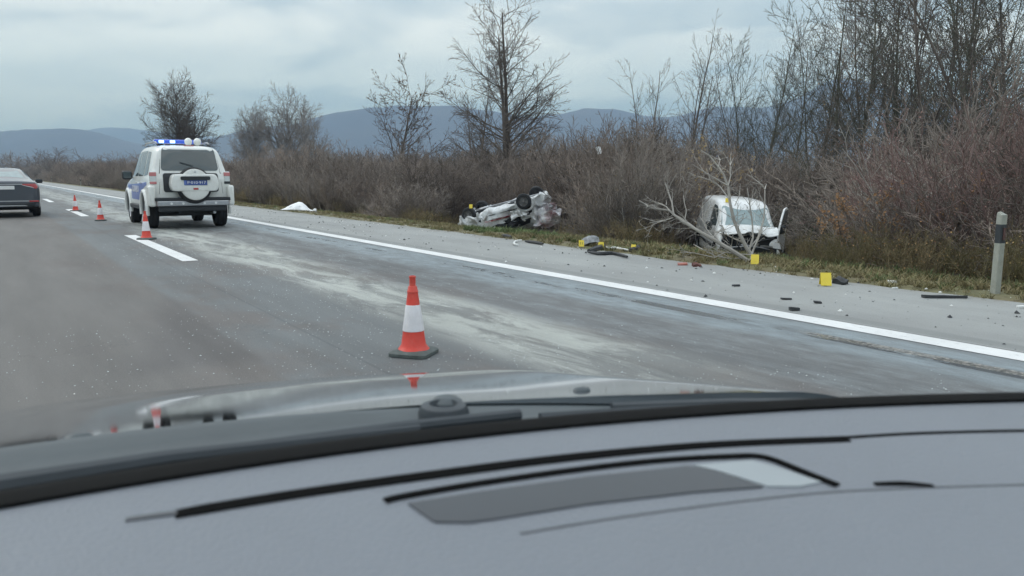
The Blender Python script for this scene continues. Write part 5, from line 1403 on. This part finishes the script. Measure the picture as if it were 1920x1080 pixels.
# brushwood pile right of the van
rg2 = random.Random(77)
for (px, py, h, ln, lb) in [(1490, 490, 1.3, -.05, 'upright stick in the brushwood heap right of the van'), (1508, 480, 1.6, .12, 'tall hooked stick at the right end of the brushwood heap'), (1470, 488, .5, -.5, 'short forked stick at the van bumper end'), (1455, 487, .45, -.7, 'short pale stick lying before the van wheel'), (1522, 494, .5, .0, 'short stick right of the brushwood heap')]:
    p = G(px, py); sg = []
    BR = dict(max=3, nseg=[6, 3, 2], kids=[6, 3, 0], ang=[42, 38, 30], len=[.42, .5, .5], rad=[.6, .6, .6], wig=[.13, .2, .2], up=[.02, .02, .02], ref=[1.2, .5, 1], start=[.2, .2, 0], rmin=.003)
    branch(rg2, sg, Vector((0, 0, -.03)), (Vector((0, 0, 1)) + RH * ln).normalized(), h * .42, .011, 0, BR)
    e = empty('broken_stick', p, 0, label=lb, cat='branch', group='sticks of the brushwood heap beside the van')
    link('stem', seg_mesh('stem', [s for s in sg if s[8] == 0], sides, M['bark_fallen']), None, e); link('side_twigs', seg_mesh('side_twigs', [s for s in sg if s[8] > 0], sides, M['bark_fallen']), None, e)
sg = []
BP2 = dict(max=3, nseg=[4, 3, 2], kids=[6, 4, 0], ang=[45, 40, 30], len=[.5, .5, .5], rad=[.6, .6, .6], wig=[.15, .2, .2], up=[0, 0, 0], ref=[.9, .4, 1], start=[.15, .2, 0], rmin=.003)
pc = G(1508, 495)
for i in range(34):
    b0 = Vector((rg2.gauss(0, .2), rg2.gauss(0, .2), rg2.uniform(0, .1)))
    branch(rg2, sg, b0, Vector((rg2.gauss(0, 1), rg2.gauss(0, 1), rg2.uniform(-.1, .6))).normalized(), rg2.uniform(.2, .5), .007, 0, BP2)
pb = link('brushwood', seg_mesh('brushwood', sg, lambda l: 4, M['bark_fallen'])); pb.location = pc; tag(pb, 'tangled heap of broken brushwood right of the van', 'brushwood', kind='stuff')

# ------------------------------------------------------------------ crash debris
def scrap(nm, px, py, dims, mt, seed, label, rz=0.0, amp=.02, lift=.0, cat='debris', n=3, group=None):
    p = G(px, py, lift); V, Fc = chunk((0, 0, dims[2] / 2 + .005), dims, seed, amp, n)
    o = MB().add(V, Fc).build(nm, mt, None, label=label, cat=cat, group=group); o.location = p; o.rotation_euler = (0, 0, -YAW + rz); return o
scrap('plastic_piece', 1577, 533, (.22, .12, .06), M['debris_dark'], 51, 'black lump of broken plastic right of the nearest yellow marker', .1, .06, n=5)
scrap('bumper_strip', 1772, 559, (.42, .06, .03), M['debris_dark'], 52, 'long flat black strip on the shoulder edge left of the reflector post', -.12, .02, n=5)
scrap('white_piece', 1672, 530, (.10, .05, .02), M['debris_white'], 53, 'small white shard on the grass edge, upper one of two', 0, .008)
scrap('white_piece', 1678, 542, (.06, .03, .015), M['debris_white'], 54, 'smaller white shard just below the other', 0, .006)
scrap('white_piece', 1915, 577, (.07, .04, .015), M['debris_white'], 55, 'white shard on the shoulder below the reflector post', 0, .006)
scrap('red_piece', 1278, 497, (.15, .08, .02), M['debris_red'], 56, 'flat dull red scrap at the grass edge', 0, .03)
scrap('red_piece', 1306, 500, (.14, .09, .045), mat('burnt_red_plastic', (.12, .04, .03), .6, var=.4), 57, 'darker red scrap right of the flat one', .3, .04)
scrap('black_piece', 1489, 582, (.10, .05, .025), M['debris_dark'], 58, 'dark scrap on the shoulder above the edge line', 0, .015)
scrap('black_piece', 1474, 562, (.11, .04, .012), M['debris_dark'], 59, 'thin dark sliver lying above the dark scrap on the shoulder', 0, .01)
scrap('black_piece', 1533, 569, (.07, .04, .018), M['debris_dark'], 60, 'small dark scrap below the nearest yellow marker', 0, .01)
scrap('black_piece', 1380, 537, (.09, .04, .015), M['debris_dark'], 61, 'dark scrap alone in the middle of the shoulder', 0, .01)
scrap('metal_scrap', 1107, 461, (.22, .14, .16), mat('torn_grey_metal', (.25, .26, .27), .45, metal=.5, var=.5, scale=12), 62, 'crumpled grey metal scrap between two yellow markers', 0, .07)
def bent_strip(nm, pts, r_, mt, label, flat=.35):
    q = [G(a, b, .03) for a, b in smooth_pts(pts, 4)]; b0 = q[0].copy(); mb = MB(); mb.tube([v - b0 for v in q], [r_ * (.6 + .4 * math.sin(math.pi * i / (len(q) - 1))) for i in range(len(q))], 7)
    mb.v = [(x, y, z * 1.0) for x, y, z in mb.v]
    o = mb.build(nm, mt, None, label=label, cat='debris'); o.location = b0; return o
bent_strip('bumper_strip', [(1103, 476), (1125, 479), (1150, 478), (1176, 485)], .030, M['debris_dark'], 'long bent black strip lying along the grass edge below the yellow markers')
bent_strip('bumper_strip', [(1104, 474), (1118, 470), (1133, 465)], .055, M['debris_dark'], 'broad dark plank like strip running up to a yellow marker')
bent_strip('white_strip', [(1136, 466), (1143, 469), (1153, 468), (1164, 470), (1178, 472)], .022, M['debris_white'], 'thin white broken trim on the grass between the yellow markers')
bent_strip('bumper_strip', [(1179, 472), (1190, 471), (1198, 465)], .05, M['debris_dark'], 'curved black bumper end under a yellow marker')
bent_strip('black_strip', [(958, 448), (950, 446), (942, 445)], .05, M['debris_dark'], 'flat dark scrap on the grass below the overturned car')
bent_strip('white_strip', [(972, 462), (964, 460), (967, 455), (978, 453)], .018, M['debris_white'], 'small curled white trim at the shoulder edge below the overturned car')
bent_strip('black_strip', [(985, 455), (1000, 457), (1018, 460)], .03, M['debris_dark'], 'dark bent strip right of the curled white trim')
# numberless small crumbs and glass on the road and shoulder
def crumbs(nm, n, fn, mt, label, cat):
    V, Fc = [], []
    rg_ = random.Random(hash(nm) % 1000 if False else len(nm))
    for _ in range(n):
        x, y, s = fn(rg_)
        a = rg_.uniform(0, 6.28); c_, s_ = math.cos(a), math.sin(a); k = len(V); e_ = rg_.uniform(.4, 1.0)
        z = max(terrain(x, y), 0 if x < 8.45 else -9) + .004
        q = [(-s, -s * e_, 0), (s, -s * e_ * .6, 0), (s * .7, s * e_, 0), (-s * .6, s * e_ * .8, 0), (rg_.uniform(-.3, .3) * s, 0, s * rg_.uniform(.4, 1.1))]
        V += [(x + c_ * u - s_ * v_, y + s_ * u + c_ * v_, z + w) for u, v_, w in q]
        Fc += [(k, k + 1, k + 4), (k + 1, k + 2, k + 4), (k + 2, k + 3, k + 4), (k + 3, k, k + 4), (k + 3, k + 2, k + 1, k)]
    return tag(link(nm, mesh(nm, V, Fc), mt), label, cat, kind='stuff')
def f_glass(r):
    if r.random() < .85: x = r.gauss(3.0, .8); y = 2.2 + 14 * r.random() ** 1.5
    else: x = r.uniform(.0, 2.2); y = 1.7 + 5.5 * r.random()
    return x, y, .002 + .0035 * r.random() ** 3 + .0002 * y
crumbs('glass_fragments', 3400, f_glass, M['shard'], 'tiny pale glass fragments sprinkled over the road', 'glass fragments')
def f_dark(r):
    return r.uniform(6.05, 8.6), -1 + 42 * r.random() ** 1.2, .006 + .022 * r.random() ** 4
crumbs('dark_debris', 700, f_dark, M['debris_dark'], 'small dark crumbs of plastic scattered over the shoulder', 'debris')
crumbs('pale_debris', 260, lambda r: (r.uniform(6.1, 9.4), 3 + 30 * r.random(), .006 + .018 * r.random() ** 3), M['debris_white'], 'small pale crumbs of plastic and glass on the shoulder and verge', 'debris')
# leaves and foam flecks round the wreck
crumbs('white_flecks', 420, lambda r: (r.gauss(16.2, 1.3), r.gauss(24.5, 2.6), .012 + .035 * r.random() ** 2), M['debris_white'], 'white flecks strewn over the grass around the overturned car', 'debris')
# plastic bag caught in the thicket
V, Fc = chunk((0, 0, 0), (.13, .10, .19), 71, .06, 4); bgp = P(1122, 282, 30)
tag(MB().add(V, Fc).build('plastic_bag', M['cloth'], None), 'white plastic bag caught high in the thicket right of the tallest tree', 'plastic bag').location = bgp
